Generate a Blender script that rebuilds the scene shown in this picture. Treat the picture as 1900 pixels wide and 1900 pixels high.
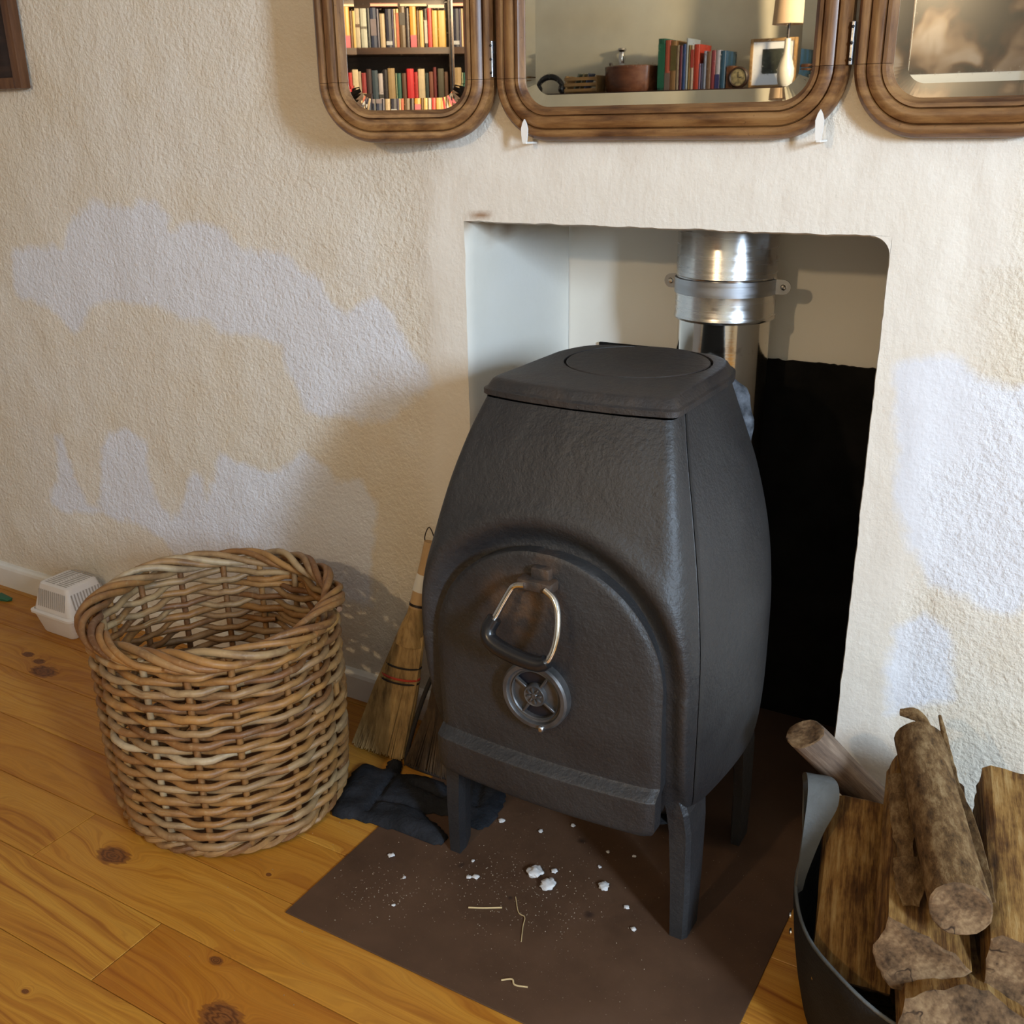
import bpy, bmesh, math, random
import numpy as np
from mathutils import Vector, Matrix, noise

for o in list(bpy.data.objects):
    bpy.data.objects.remove(o, do_unlink=True)
C = bpy.context.scene.collection
sc = bpy.context.scene
PI = math.pi
rnd = random.Random(7)

# ------------------------------------------------------------------ camera
yaw, pitch, roll = [math.radians(v) for v in (30.68, 20.645, 0.852)]
fwd = Vector((-math.sin(yaw) * math.cos(pitch), math.cos(yaw) * math.cos(pitch), -math.sin(pitch)))
rt = Vector((math.cos(yaw), math.sin(yaw), 0))
dn = fwd.cross(rt)
r2 = math.cos(roll) * rt + math.sin(roll) * dn
d2 = -math.sin(roll) * rt + math.cos(roll) * dn
cam = bpy.data.objects.new('camera', bpy.data.cameras.new('camera'))
C.objects.link(cam)
M = Matrix.Identity(4)
for i in range(3):
    M[i][0], M[i][1], M[i][2] = r2[i], -d2[i], -fwd[i]
M[0][3], M[1][3], M[2][3] = 0, 0, 1.25
cam.matrix_world = M
cam.data.sensor_width = 36
cam.data.lens = 36
cam.data.clip_start = 0.02
sc.camera = cam

# ------------------------------------------------------------------ world, lights, exposure
w = bpy.data.worlds.new('world')
sc.world = w
w.use_nodes = True
w.node_tree.nodes['Background'].inputs[0].default_value = (0.75, 0.87, 1.0, 1)
w.node_tree.nodes['Background'].inputs[1].default_value = 0.3
sc.view_settings.view_transform = 'Standard'
sc.view_settings.look = 'None'
sc.view_settings.exposure = 0.28
sc.view_settings.gamma = 1.0
sc.view_settings.use_curve_mapping = False

# bulb of the room lamp hanging behind the photographer (warm)
l = bpy.data.lights.new('lamp_light', 'POINT')
l.energy = 38
l.color = (1.0, 0.735, 0.44)
l.shadow_soft_size = 0.035
lo = bpy.data.objects.new('lamp_light', l)
lo.location = (-0.84, -0.89, 1.77)
C.objects.link(lo)
# daylight through the window in the right-hand wall (cool)
l = bpy.data.lights.new('window_daylight', 'AREA')
l.shape = 'RECTANGLE'
l.size = 0.42
l.size_y = 0.7
l.energy = 152
l.color = (0.60, 0.78, 1.0)
lo = bpy.data.objects.new('window_daylight', l)
lo.location = (2.2, -0.4, 1.66)
lo.rotation_euler = (Vector((-0.8, 1.5, 0.8)) - Vector(lo.location)).to_track_quat('-Z', 'Y').to_euler()
C.objects.link(lo)

# ------------------------------------------------------------------ material helpers
class NT:
    def __init__(s, name):
        s.m = bpy.data.materials.new(name)
        s.m.use_nodes = True
        s.t = s.m.node_tree
        s.b = s.t.nodes['Principled BSDF']
    def n(s, typ, **kw):
        nd = s.t.nodes.new(typ)
        for k, v in kw.items():
            if k.startswith('i_'):
                key = k[2:]
                key = int(key) if key.isdigit() else key
                s.set(nd.inputs[key], v)
            else:
                setattr(nd, k, v)
        return nd
    def set(s, inp, v):
        if isinstance(v, bpy.types.NodeSocket):
            s.t.links.new(v, inp)
        else:
            inp.default_value = v
    def p(s, name, v):
        s.set(s.b.inputs[name], v)
    def coord(s, out='Object', scale=(1, 1, 1), off=None):
        tc = s.n('ShaderNodeTexCoord')
        mp = s.n('ShaderNodeMapping')
        s.t.links.new(tc.outputs[out], mp.inputs[0])
        mp.inputs['Scale'].default_value = scale
        if off is not None:
            s.set(mp.inputs['Location'], off)
        return mp.outputs[0]
    def noise(s, vec, scale=5, detail=3, rough=0.55, out=0):
        nd = s.n('ShaderNodeTexNoise', i_Scale=scale, i_Detail=detail, i_Roughness=rough)
        s.t.links.new(vec, nd.inputs['Vector'])
        return nd.outputs[out]
    def ramp(s, fac, stops):
        r = s.n('ShaderNodeValToRGB')
        e = r.color_ramp.elements
        while len(e) < len(stops):
            e.new(0.5)
        for k, (p, c) in enumerate(stops):
            e[k].position = p
            e[k].color = (c, c, c, 1) if isinstance(c, (int, float)) else (*c, 1)
        s.set(r.inputs[0], fac)
        return r.outputs[0]
    def mix(s, f, a, b, mode='MIX'):
        nd = s.n('ShaderNodeMix', data_type='RGBA', blend_type=mode)
        s.set(nd.inputs[0], f)
        for i, v in ((6, a), (7, b)):
            s.set(nd.inputs[i], (*v, 1) if isinstance(v, tuple) and len(v) == 3 else v)
        return nd.outputs[2]
    def math(s, op, a, b=0.0, c=None, clamp=False):
        nd = s.n('ShaderNodeMath', operation=op)
        nd.use_clamp = clamp
        s.set(nd.inputs[0], a)
        s.set(nd.inputs[1], b)
        if c is not None:
            s.set(nd.inputs[2], c)
        return nd.outputs[0]
    def bump(s, h, strength=0.3, dist=0.01, prev=None):
        nd = s.n('ShaderNodeBump', i_Strength=strength, i_Distance=dist, i_Height=h)
        if prev is not None:
            s.set(nd.inputs['Normal'], prev)
        return nd.outputs[0]
    def attr(s, name):
        return s.n('ShaderNodeAttribute', attribute_name=name)

def lin(c):
    return tuple((v / 255 / 12.92) if v / 255 <= 0.04045 else ((v / 255 + 0.055) / 1.055) ** 2.4 for v in c)

def plain(name, col, rough=0.6, metal=0.0, var=0.12, bump=0.0, bscale=80, spec=0.5, sc_=12):
    k = NT(name)
    v = k.coord()
    nz = k.noise(v, sc_, 4)
    lo_ = tuple(max(0, c * (1 - var)) for c in col)
    hi_ = tuple(min(1, c * (1 + var)) for c in col)
    k.p('Base Color', k.ramp(nz, [(0.3, lo_), (0.7, hi_)]))
    k.p('Roughness', rough)
    k.p('Metallic', metal)
    k.p('Specular IOR Level', spec)
    if bump:
        k.p('Normal', k.bump(k.noise(v, bscale, 4), bump, 0.004))
    return k.m

# ------------------------------------------------------------------ plaster wall
def mat_plaster():
    k = NT('plaster')
    v = k.coord()
    smooth = k.attr('smooth').outputs['Fac']
    patch = k.attr('patch').outputs['Fac']
    stain = k.attr('stain').outputs['Fac']
    big = k.noise(v, 2.2, 4, 0.6)
    med = k.noise(v, 9, 3, 0.6)
    base = k.mix(k.ramp(big, [(0.35, 0.0), (0.68, 1.0)]), (0.72, 0.635, 0.50), (0.78, 0.725, 0.63))
    base = k.mix(k.math('MULTIPLY', k.ramp(med, [(0.45, 0.0), (0.75, 1.0)]), 0.5), base, (0.71, 0.60, 0.44))
    base = k.mix(k.math('MULTIPLY', smooth, 0.75), base, (0.80, 0.745, 0.655))
    edge = k.math('ADD', patch, k.math('MULTIPLY', k.math('SUBTRACT', k.noise(v, 17, 5, 0.65), 0.5), 1.1))
    pm = k.ramp(edge, [(0.30, 0.0), (0.68, 1.0)])
    col = k.mix(k.math('MULTIPLY', pm, 0.92), base, (0.755, 0.765, 0.805))
    col = k.mix(stain, col, (0.30, 0.15, 0.06))
    k.p('Base Color', col)
    k.p('Roughness', 0.75)
    k.p('Specular IOR Level', 0.3)
    # stipple relief, calmer on the trowelled margin of the opening
    st = k.noise(v, 100, 4, 0.6)
    st2 = k.noise(v, 150, 3, 0.6)
    vor = k.n('ShaderNodeTexVoronoi', feature='SMOOTH_F1', i_Scale=66.0)
    warp = k.mix(0.12, v, k.noise(v, 30, 2, 0.5, out=1), 'ADD')
    k.t.links.new(warp, vor.inputs['Vector'])
    rough_h = k.math('ADD', k.math('MULTIPLY', k.ramp(st, [(0.30, 0), (0.72, 1)]), 1.0),
                     k.math('ADD', k.math('MULTIPLY', st2, 0.30), k.math('MULTIPLY', vor.outputs['Distance'], 0.5)))
    strength = k.math('MULTIPLY_ADD', smooth, -0.86, 1.0)
    h1 = k.math('MULTIPLY', rough_h, strength)
    tv = k.coord('Object', (14, 14, 4))
    trowel = k.noise(tv, 1.6, 5, 0.62)
    h = k.math('ADD', h1, k.math('MULTIPLY', k.math('MULTIPLY', k.math('ADD', trowel, k.noise(v, 24, 5, 0.65)), smooth), 0.95))
    k.p('Normal', k.bump(h, 0.50, 0.0040))
    return k.m

def mat_niche():
    k = NT('niche_plaster')
    v = k.coord()
    nz = k.noise(v, 4, 4)
    k.p('Base Color', k.ramp(nz, [(0.3, (0.80, 0.755, 0.655)), (0.7, (0.84, 0.80, 0.72))]))
    k.p('Roughness', 0.7)
    k.p('Normal', k.bump(k.noise(k.coord('Object', (6, 6, 6)), 6, 5), 0.25, 0.003))
    stain = k.attr('stain').outputs['Fac']
    nd = k.mix(stain, k.b.inputs['Base Color'].links[0].from_socket, (0.36, 0.23, 0.12))
    k.p('Base Color', nd)
    return k.m

# ------------------------------------------------------------------ pine boards
KNOTS = [(-1.433, 0.952, 0.040, 0.022), (-1.078, 0.862, 0.014, 0.009), (-0.985, 0.782, 0.042, 0.028), (-2.263, 1.372, 0.02, 0.012),
         (-2.205, 1.362, 0.02, 0.012), (-2.15, 1.335, 0.045, 0.025), (-1.015, 1.10, 0.018, 0.011), (-1.045, 1.165, 0.016, 0.009),
         (-1.29, 0.668, 0.008, 0.005), (-1.56, 1.095, 0.010, 0.006), (-1.145, 1.055, 0.006, 0.005), (-1.83, 0.93, 0.05, 0.03)]
def mat_pine():
    k = NT('varnished_pine')
    geo = k.n('ShaderNodeNewGeometry')
    oi = k.n('ShaderNodeObjectInfo')
    P = geo.outputs['Position']
    sx = k.n('ShaderNodeSeparateXYZ')
    k.t.links.new(P, sx.inputs[0])
    X, Y = sx.outputs[0], sx.outputs[1]
    rnd_ = k.math('MULTIPLY', oi.outputs['Random'], 40.0)
    # knots at their own places: every knot pulls the grain aside
    kn = None
    ring = None
    for (kx, ky, a, b) in KNOTS:
        dx = k.math('MULTIPLY', k.math('SUBTRACT', X, kx), 1 / a)
        dy = k.math('MULTIPLY', k.math('SUBTRACT', Y, ky), 1 / b)
        d = k.math('SQRT', k.math('ADD', k.math('MULTIPLY', dx, dx), k.math('MULTIPLY', dy, dy)))
        kn = d if kn is None else k.math('MINIMUM', kn, d)
    infl = k.math('DIVIDE', 1.0, k.math('ADD', k.math('MULTIPLY', kn, kn), 0.6))
    cv = k.n('ShaderNodeCombineXYZ')
    k.set(cv.inputs[0], k.math('ADD', k.math('MULTIPLY', X, 1.6), rnd_))
    k.set(cv.inputs[1], k.math('MULTIPLY', Y, 9.0))
    k.set(cv.inputs[2], rnd_)
    low = k.noise(cv.outputs[0], 1.0, 3, 0.5)
    gy = k.math('ADD', k.math('ADD', k.math('MULTIPLY', Y, 52.0), k.math('MULTIPLY', low, 6.5)), k.math('MULTIPLY', infl, 3.0))
    gx = k.math('MULTIPLY', X, 0.7)
    cg = k.n('ShaderNodeCombineXYZ')
    k.set(cg.inputs[0], k.math('ADD', gx, rnd_))
    k.set(cg.inputs[1], gy)
    grain = k.noise(cg.outputs[0], 1.3, 3, 0.6)
    cf = k.n('ShaderNodeCombineXYZ')
    k.set(cf.inputs[0], k.math('MULTIPLY', X, 9.0))
    k.set(cf.inputs[1], k.math('MULTIPLY', gy, 9.0))
    fine = k.noise(cf.outputs[0], 1.0, 2, 0.5)
    col = k.ramp(grain, [(0.22, (0.23, 0.064, 0.007)), (0.38, (0.385, 0.145, 0.016)), (0.52, (0.48, 0.210, 0.025)), (0.75, (0.53, 0.255, 0.037))])
    col = k.mix(1.0, col, oi.outputs['Color'], 'MULTIPLY')
    col = k.mix(k.math('MULTIPLY', k.ramp(fine, [(0.35, 1.0), (0.6, 0.0)]), 0.28), col, (0.20, 0.065, 0.010))
    warpk = k.math('ADD', kn, k.math('MULTIPLY', k.math('SUBTRACT', k.noise(cv.outputs[0], 14, 3), 0.5), 0.9))
    km = k.ramp(warpk, [(0.72, 1.0), (1.05, 0.0)])
    halo = k.ramp(warpk, [(0.9, 0.55), (2.2, 0.0)])
    col = k.mix(halo, col, (0.22, 0.065, 0.009))
    rings = k.ramp(k.math('FRACT', k.math('MULTIPLY', warpk, 3.2)), [(0.0, (0.09, 0.026, 0.006)), (0.5, (0.22, 0.075, 0.015)), (1.0, (0.09, 0.026, 0.006))])
    col = k.mix(km, col, rings)
    k.p('Base Color', col)
    dirt = k.noise(P, 18, 4)
    k.p('Roughness', k.ramp(dirt, [(0.3, 0.36), (0.75, 0.58)]))
    k.p('Specular IOR Level', 0.4)
    k.p('Normal', k.bump(k.math('ADD', grain, k.math('MULTIPLY', fine, 0.4)), 0.12, 0.002))
    return k.m

def mat_wood(name, dark, mid, light, axis=0, scale=1.0, rough=0.45, bump=0.25, rand=False):
    k = NT(name)
    s_ = [34 * scale] * 3
    s_[axis] = 3.0 * scale
    off = None
    if rand:
        oi = k.n('ShaderNodeObjectInfo')
        cb = k.n('ShaderNodeCombineXYZ')
        q = k.math('MULTIPLY', oi.outputs['Random'], 30)
        for i in range(3):
            k.set(cb.inputs[i], q)
        off = cb.outputs[0]
    v = k.coord('Object', tuple(s_), off)
    g = k.noise(v, 1.5, 5, 0.65)
    bl = k.noise(k.coord('Object', (1, 1, 1), off), 7 * scale, 4, 0.6)
    f = k.math('ADD', k.math('MULTIPLY', g, 0.7), k.math('MULTIPLY', bl, 0.3))
    col = k.ramp(f, [(0.34, dark), (0.5, mid), (0.66, light)])
    k.p('Base Color', col)
    k.p('Roughness', rough)
    k.p('Specular IOR Level', 0.4)
    k.p('Normal', k.bump(g, bump, 0.004))
    return k.m

def mat_iron():
    k = NT('cast_iron')
    v = k.coord()
    n1 = k.noise(v, 5, 4, 0.6)
    n2 = k.noise(v, 210, 4, 0.6)
    n3 = k.noise(v, 70, 3, 0.6)
    col = k.ramp(n1, [(0.3, (0.0120, 0.0120, 0.0135)), (0.72, (0.026, 0.0255, 0.0255))])
    rust = k.attr('rust').outputs['Fac']
    col = k.mix(k.math('MULTIPLY', rust, k.ramp(k.noise(v, 30, 4), [(0.35, 0.1), (0.7, 1.0)])), col, (0.13, 0.066, 0.028))
    k.p('Base Color', col)
    k.p('Roughness', k.ramp(n1, [(0.3, 0.46), (0.7, 0.58)]))
    k.p('Metallic', 0.0)
    k.p('Specular IOR Level', 0.62)
    k.p('Normal', k.bump(k.math('ADD', k.math('MULTIPLY', n2, 0.6), n3), 0.55, 0.0030))
    return k.m

def mat_steel(name, rough=0.2, col=(0.62, 0.61, 0.60)):
    k = NT(name)
    v = k.coord('Object', (1, 1, 40))
    n1 = k.noise(v, 6, 4)
    stain = k.noise(k.coord(), 14, 4, 0.65)
    c = k.mix(k.ramp(stain, [(0.60, 0.0), (0.72, 0.6)]), col, (0.22, 0.13, 0.08))
    k.p('Base Color', c)
    k.p('Metallic', 1.0)
    k.p('Roughness', k.ramp(n1, [(0.3, rough * 0.75), (0.7, rough * 1.3)]))
    k.p('Normal', k.bump(n1, 0.03, 0.002))
    return k.m

def mat_hearth():
    k = NT('hearth_sheet')
    v = k.coord()
    n1 = k.noise(v, 3.5, 5, 0.65)
    col = k.ramp(n1, [(0.3, (0.056, 0.029, 0.016)), (0.55, (0.092, 0.048, 0.026)), (0.8, (0.112, 0.061, 0.036))])
    dust = k.noise(v, 420, 2, 0.5)
    dm = k.math('MULTIPLY', k.ramp(dust, [(0.70, 0.0), (0.76, 1.0)]), k.ramp(k.noise(v, 9, 3), [(0.42, 0.0), (0.72, 0.6)]))
    col = k.mix(dm, col, (0.42, 0.36, 0.30))
    # scorch marks
    for (x, y, r) in ((-0.599, 1.246, 0.018), (-0.696, 1.41, 0.016), (-0.856, 1.245, 0.014), (-0.735, 1.215, 0.012)):
        vd = k.n('ShaderNodeVectorMath', operation='DISTANCE')
        k.t.links.new(v, vd.inputs[0])
        vd.inputs[1].default_value = (x, y, 0.003)
        m = k.math('ADD', vd.outputs['Value'], k.math('MULTIPLY', k.noise(v, 60, 3), 0.012))
        col = k.mix(k.ramp(k.math('MULTIPLY', m, 1 / r), [(0.5, 0.75), (1.25, 0.0)]), col, (0.018, 0.010, 0.008))
    k.p('Base Color', col)
    k.p('Roughness', k.ramp(n1, [(0.3, 0.5), (0.8, 0.72)]))
    k.p('Specular IOR Level', 0.3)
    k.p('Normal', k.bump(k.noise(v, 160, 3), 0.12, 0.001))
    return k.m

def mat_willow():
    k = NT('willow_rod')
    oi = k.n('ShaderNodeObjectInfo')
    v = k.coord()
    n1 = k.noise(v, 26, 4, 0.6)
    n2 = k.noise(v, 120, 3)
    col = k.ramp(oi.outputs['Random'], [(0.0, (0.15, 0.062, 0.022)), (0.25, (0.25, 0.112, 0.034)), (0.55, (0.34, 0.165, 0.046)), (0.8, (0.30, 0.175, 0.075)), (0.93, (0.36, 0.235, 0.11)), (1.0, (0.46, 0.35, 0.21))])
    col = k.mix(k.math('MULTIPLY', k.ramp(n1, [(0.42, 0.0), (0.72, 1.0)]), 0.65), col, (0.11, 0.050, 0.022))
    col = k.mix(k.math('MULTIPLY', k.ramp(n2, [(0.55, 0.0), (0.8, 1.0)]), 0.4), col, (0.42, 0.30, 0.16))
    k.p('Base Color', col)
    k.p('Roughness', 0.5)
    k.p('Specular IOR Level', 0.4)
    k.p('Normal', k.bump(n2, 0.25, 0.002))
    return k.m

def mat_frame(rail=False):
    k = NT('walnut_rail' if rail else 'walnut_stile')
    oi = k.n('ShaderNodeObjectInfo')
    v = k.coord('Object', (40, 40, 5))
    v2 = k.coord('Object', (6, 40, 40))
    g = k.math('ADD', k.math('MULTIPLY', k.noise(v2 if rail else v, 1.5, 6, 0.65), 0.75), k.math('MULTIPLY', k.noise(k.coord(), 9, 3), 0.25))
    col = k.ramp(g, [(0.38, (0.075, 0.029, 0.010)), (0.5, (0.170, 0.076, 0.025)), (0.62, (0.27, 0.138, 0.048))])
    pores = k.noise(k.coord(), 240, 2)
    col = k.mix(k.math('MULTIPLY', k.ramp(pores, [(0.66, 0.0), (0.76, 1.0)]), 0.6), col, (0.05, 0.02, 0.008))
    k.p('Base Color', col)
    k.p('Roughness', 0.38)
    k.p('Specular IOR Level', 0.45)
    k.p('Normal', k.bump(g, 0.06, 0.002))
    return k.m

def mat_bark():
    k = NT('bark')
    v = k.coord('Object', (30, 30, 14))
    g = k.noise(v, 2.4, 8, 0.75)
    f = k.noise(k.coord(), 90, 4)
    col = k.ramp(g, [(0.34, (0.042, 0.021, 0.007)), (0.5, (0.150, 0.082, 0.030)), (0.66, (0.30, 0.20, 0.095))])
    k.p('Base Color', col)
    k.p('Roughness', 0.8)
    k.p('Specular IOR Level', 0.25)
    k.p('Normal', k.bump(k.math('ADD', g, k.math('MULTIPLY', f, 0.5)), 0.7, 0.006))
    return k.m

def mat_endgrain():
    k = NT('sawn_log_end')
    v = k.coord()
    g = k.noise(v, 22, 5, 0.65)
    f = k.noise(k.coord('Object', (160, 160, 20)), 1.2, 3)
    sp = k.n('ShaderNodeSeparateXYZ')
    k.t.links.new(v, sp.inputs[0])
    r = k.math('SQRT', k.math('ADD', k.math('MULTIPLY', sp.outputs[0], sp.outputs[0]), k.math('MULTIPLY', sp.outputs[1], sp.outputs[1])))
    rings = k.math('SINE', k.math('ADD', k.math('MULTIPLY', r, 620), k.math('MULTIPLY', g, 16)))
    fac = k.math('ADD', k.math('MULTIPLY', g, 0.72), k.math('MULTIPLY', k.math('ADD', rings, 1), 0.018))
    fac = k.math('ADD', fac, k.math('MULTIPLY', f, 0.26))
    ec = k.ramp(fac, [(0.36, (0.035, 0.020, 0.010)), (0.52, (0.145, 0.085, 0.042)), (0.70, (0.31, 0.205, 0.108))])
    cr = k.math('ABSOLUTE', k.math('SUBTRACT', k.noise(k.coord('Object', (1, 1, 0.2)), 26, 3, 0.5), 0.5))
    crk = k.math('MULTIPLY', k.ramp(cr, [(0.006, 1.0), (0.022, 0.0)]), k.ramp(k.noise(v, 13, 2), [(0.50, 0.0), (0.58, 1.0)]))
    k.p('Base Color', k.mix(k.math('MULTIPLY', crk, 0.85), ec, (0.018, 0.010, 0.006)))
    k.p('Roughness', 0.85)
    k.p('Specular IOR Level', 0.2)
    k.p('Normal', k.bump(fac, 0.5, 0.004))
    return k.m

def mat_split():
    k = NT('split_log_wood')
    oi = k.n('ShaderNodeObjectInfo')
    q = k.math('MULTIPLY', oi.outputs['Random'], 20)
    cb = k.n('ShaderNodeCombineXYZ')
    for i in range(3):
        k.set(cb.inputs[i], q)
    v = k.coord('Object', (75, 75, 6.5), cb.outputs[0])
    g = k.noise(v, 1.1, 8, 0.74)
    bl = k.noise(k.coord('Object', (1.6, 1.6, 1), cb.outputs[0]), 11, 4, 0.65)
    f = k.math('ADD', k.math('MULTIPLY', g, 0.6), k.math('MULTIPLY', bl, 0.4))
    col = k.ramp(f, [(0.37, (0.030, 0.014, 0.006)), (0.46, (0.13, 0.056, 0.014)), (0.54, (0.33, 0.175, 0.048)), (0.66, (0.52, 0.35, 0.145))])
    k.p('Base Color', col)
    k.p('Roughness', 0.75)
    k.p('Specular IOR Level', 0.25)
    k.p('Normal', k.bump(g, 0.9, 0.010))
    return k.m

def mat_art():
    # out-of-focus grey-brown print behind the white mount
    k = NT('blurred_print')
    v = k.coord()
    wv = k.mix(0.25, v, k.noise(v, 5, 2, 0.5, out=1), 'ADD')
    n1 = k.noise(wv, 6.5, 2, 0.45)
    sp = k.n('ShaderNodeSeparateXYZ')
    k.t.links.new(v, sp.inputs[0])
    up = k.math('MULTIPLY', sp.outputs[2], 1.5)
    f = k.math('SUBTRACT', k.math('MULTIPLY_ADD', n1, 1.7, -0.56), up)
    k.p('Base Color', k.ramp(f, [(0.28, (0.008, 0.008, 0.008)), (0.42, (0.022, 0.015, 0.011)), (0.55, (0.062, 0.047, 0.036)), (0.72, (0.098, 0.090, 0.086))]))
    k.p('Roughness', 0.6)
    return k.m

MT = dict(
    plaster=mat_plaster(), niche=mat_niche(), pine=mat_pine(), iron=mat_iron(), hearth=mat_hearth(), willow=mat_willow(),
    frame=mat_frame(), rail=mat_frame(True), bark=mat_bark(), endgrain=mat_endgrain(), split=mat_split(), art=mat_art(),
    steel=mat_steel('flue_steel', 0.24), chrome=mat_steel('chrome', 0.12, (0.75, 0.74, 0.72)), zinc=mat_steel('galvanised_strap', 0.42, (0.42, 0.43, 0.45)),
    skirting=plain('skirting_paint', (0.80, 0.78, 0.72), 0.45, var=0.05, bump=0.05),
    gap=plain('dark_gap', (0.02, 0.012, 0.008), 0.9),
    soot=plain('soot_black', (0.0065, 0.006, 0.0055), 0.85, var=0.5, spec=0.15, bump=0.3, bscale=60),
    black=plain('black_rubber', (0.009, 0.009, 0.010), 0.28, var=0.2),
    ventshade=plain('vent_dark', (0.006, 0.006, 0.010), 0.5),
    whiteplastic=plain('white_plastic', (0.83, 0.81, 0.80), 0.42, var=0.03),
    slot=plain('slot_shadow_grey', (0.42, 0.39, 0.36), 0.8, var=0.05),
    printmount=plain('grey_white_mount', (0.24, 0.27, 0.30), 0.8, var=0.02), greywood=mat_wood('weathered_grey_wood', (0.055, 0.035, 0.024), (0.16, 0.105, 0.070), (0.30, 0.22, 0.155), 2, 1.4, 0.7, 0.7),
    worniron=plain('worn_iron', (0.085, 0.082, 0.080), 0.42, 0.5, var=0.35, sc_=40), white=plain('white_clip', (0.82, 0.80, 0.75), 0.45, var=0.06),
    glove=plain('dark_suede', (0.0135, 0.0145, 0.0175), 0.8, var=0.55, bump=0.6, bscale=120, spec=0.25, sc_=16),
    straw=mat_wood('broom_straw', (0.13, 0.075, 0.025), (0.36, 0.22, 0.08), (0.50, 0.33, 0.13), 2, 1.5, 0.7, 0.5),
    darkstraw=mat_wood('dark_bristle', (0.022, 0.012, 0.006), (0.060, 0.035, 0.016), (0.11, 0.065, 0.03), 2, 1.5, 0.8, 0.5),
    paleWood=mat_wood('pale_handle_wood', (0.36, 0.21, 0.09), (0.47, 0.29, 0.13), (0.54, 0.35, 0.17), 2, 1.0, 0.5, 0.1),
    red=plain('red_thread', (0.45, 0.045, 0.02), 0.6), darkthread=plain('dark_thread', (0.02, 0.015, 0.012), 0.8),
    tape=plain('white_tape', (0.70, 0.66, 0.58), 0.5, var=0.08), wire=plain('dark_wire', (0.06, 0.05, 0.045), 0.4, 0.8),
    bag=plain('dark_felt_bag', (0.013, 0.012, 0.0115), 0.75, var=0.35, bump=0.35, bscale=220, spec=0.3),
    strap=plain('grey_strap', (0.085, 0.090, 0.088), 0.6, var=0.3, bump=0.3, bscale=150),
    ash=plain('white_ash', (0.62, 0.60, 0.58), 0.9, var=0.15, bump=0.3), crumbs=plain('pale_crumbs', (0.27, 0.21, 0.145), 0.9, var=0.35, sc_=60),
    twig=plain('pale_twig', (0.52, 0.38, 0.19), 0.7),
    cement=plain('grey_fire_cement', (0.10, 0.105, 0.115), 0.9, var=0.9, bump=0.8, bscale=90, sc_=50),
    green=plain('green_leaf', (0.03, 0.14, 0.075), 0.6, var=0.3),
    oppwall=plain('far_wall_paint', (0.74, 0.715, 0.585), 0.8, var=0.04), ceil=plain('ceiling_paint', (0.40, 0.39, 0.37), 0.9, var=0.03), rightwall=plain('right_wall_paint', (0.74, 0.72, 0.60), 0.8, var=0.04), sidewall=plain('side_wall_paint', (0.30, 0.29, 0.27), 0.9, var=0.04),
    dkwood=mat_wood('dark_shelf_wood', (0.012, 0.006, 0.004), (0.028, 0.013, 0.008), (0.05, 0.024, 0.013), 0, 1.0, 0.45, 0.1),
    carved=mat_wood('carved_brown_wood', (0.045, 0.018, 0.008), (0.10, 0.042, 0.018), (0.15, 0.070, 0.03), 2, 1.0, 0.4, 0.2),
    redbrown=mat_wood('red_brown_wood', (0.060, 0.020, 0.010), (0.12, 0.043, 0.020), (0.17, 0.07, 0.033), 0, 0.8, 0.25, 0.1),
    oak=mat_wood('light_oak', (0.20, 0.11, 0.04), (0.32, 0.19, 0.075), (0.42, 0.27, 0.12), 0, 1.0, 0.5, 0.1),
    mount=plain('white_mount', (0.74, 0.76, 0.78), 0.8, var=0.02), photo=plain('dark_photo', (0.035, 0.04, 0.03), 0.5, var=0.7, sc_=18),
    pages=plain('paper_pages', (0.36, 0.32, 0.24), 0.85, var=0.08), ceramic=plain('cream_ceramic', (0.62, 0.58, 0.48), 0.3, var=0.04),
    shade=plain('peach_lampshade', (0.55, 0.40, 0.26), 0.8, var=0.05), clockface=plain('mottled_clock_face', (0.20, 0.17, 0.09), 0.4, var=0.7, sc_=60),
)
def mirror_mat():
    k = NT('silvered_mirror')
    k.p('Base Color', (0.86, 0.88, 0.86, 1))
    k.p('Metallic', 1.0)
    dust = k.noise(k.coord(), 300, 2)
    k.p('Roughness', k.ramp(dust, [(0.6, 0.012), (0.78, 0.05)]))
    return k.m
MT['mirror'] = mirror_mat()
_colmats = {}
def cmat(col, rough=0.55):
    key = (tuple(col), rough)
    if key not in _colmats:
        _colmats[key] = plain('cloth_%d' % len(_colmats), tuple(0.5 * c_ for c_ in lin(col)), rough, var=0.10, sc_=40)
        _colmats[key].name = 'painted_cover'
    return _colmats[key]

# ------------------------------------------------------------------ object helpers
def tag(o, label=None, cat=None, group=None, kind=None):
    if label: o['label'] = label
    if cat: o['category'] = cat
    if group: o['group'] = group
    if kind: o['kind'] = kind
    return o

def mesh_from(name, V, F, mat, parent=None, smooth=True, angle=None):
    me = bpy.data.meshes.new(name)
    me.from_pydata([tuple(v) for v in V], [], [tuple(f) for f in F])
    me.validate(clean_customdata=False)
    if smooth:
        me.polygons.foreach_set('use_smooth', [True] * len(me.polygons))
    if mat is not None:
        for m_ in (mat if isinstance(mat, (list, tuple)) else [mat]):
            me.materials.append(m_)
    o = bpy.data.objects.new(name, me)
    C.objects.link(o)
    if smooth and angle:
        me.set_sharp_from_angle(angle=math.radians(angle))
    if parent is not None:
        o.parent = parent
    return o

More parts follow.
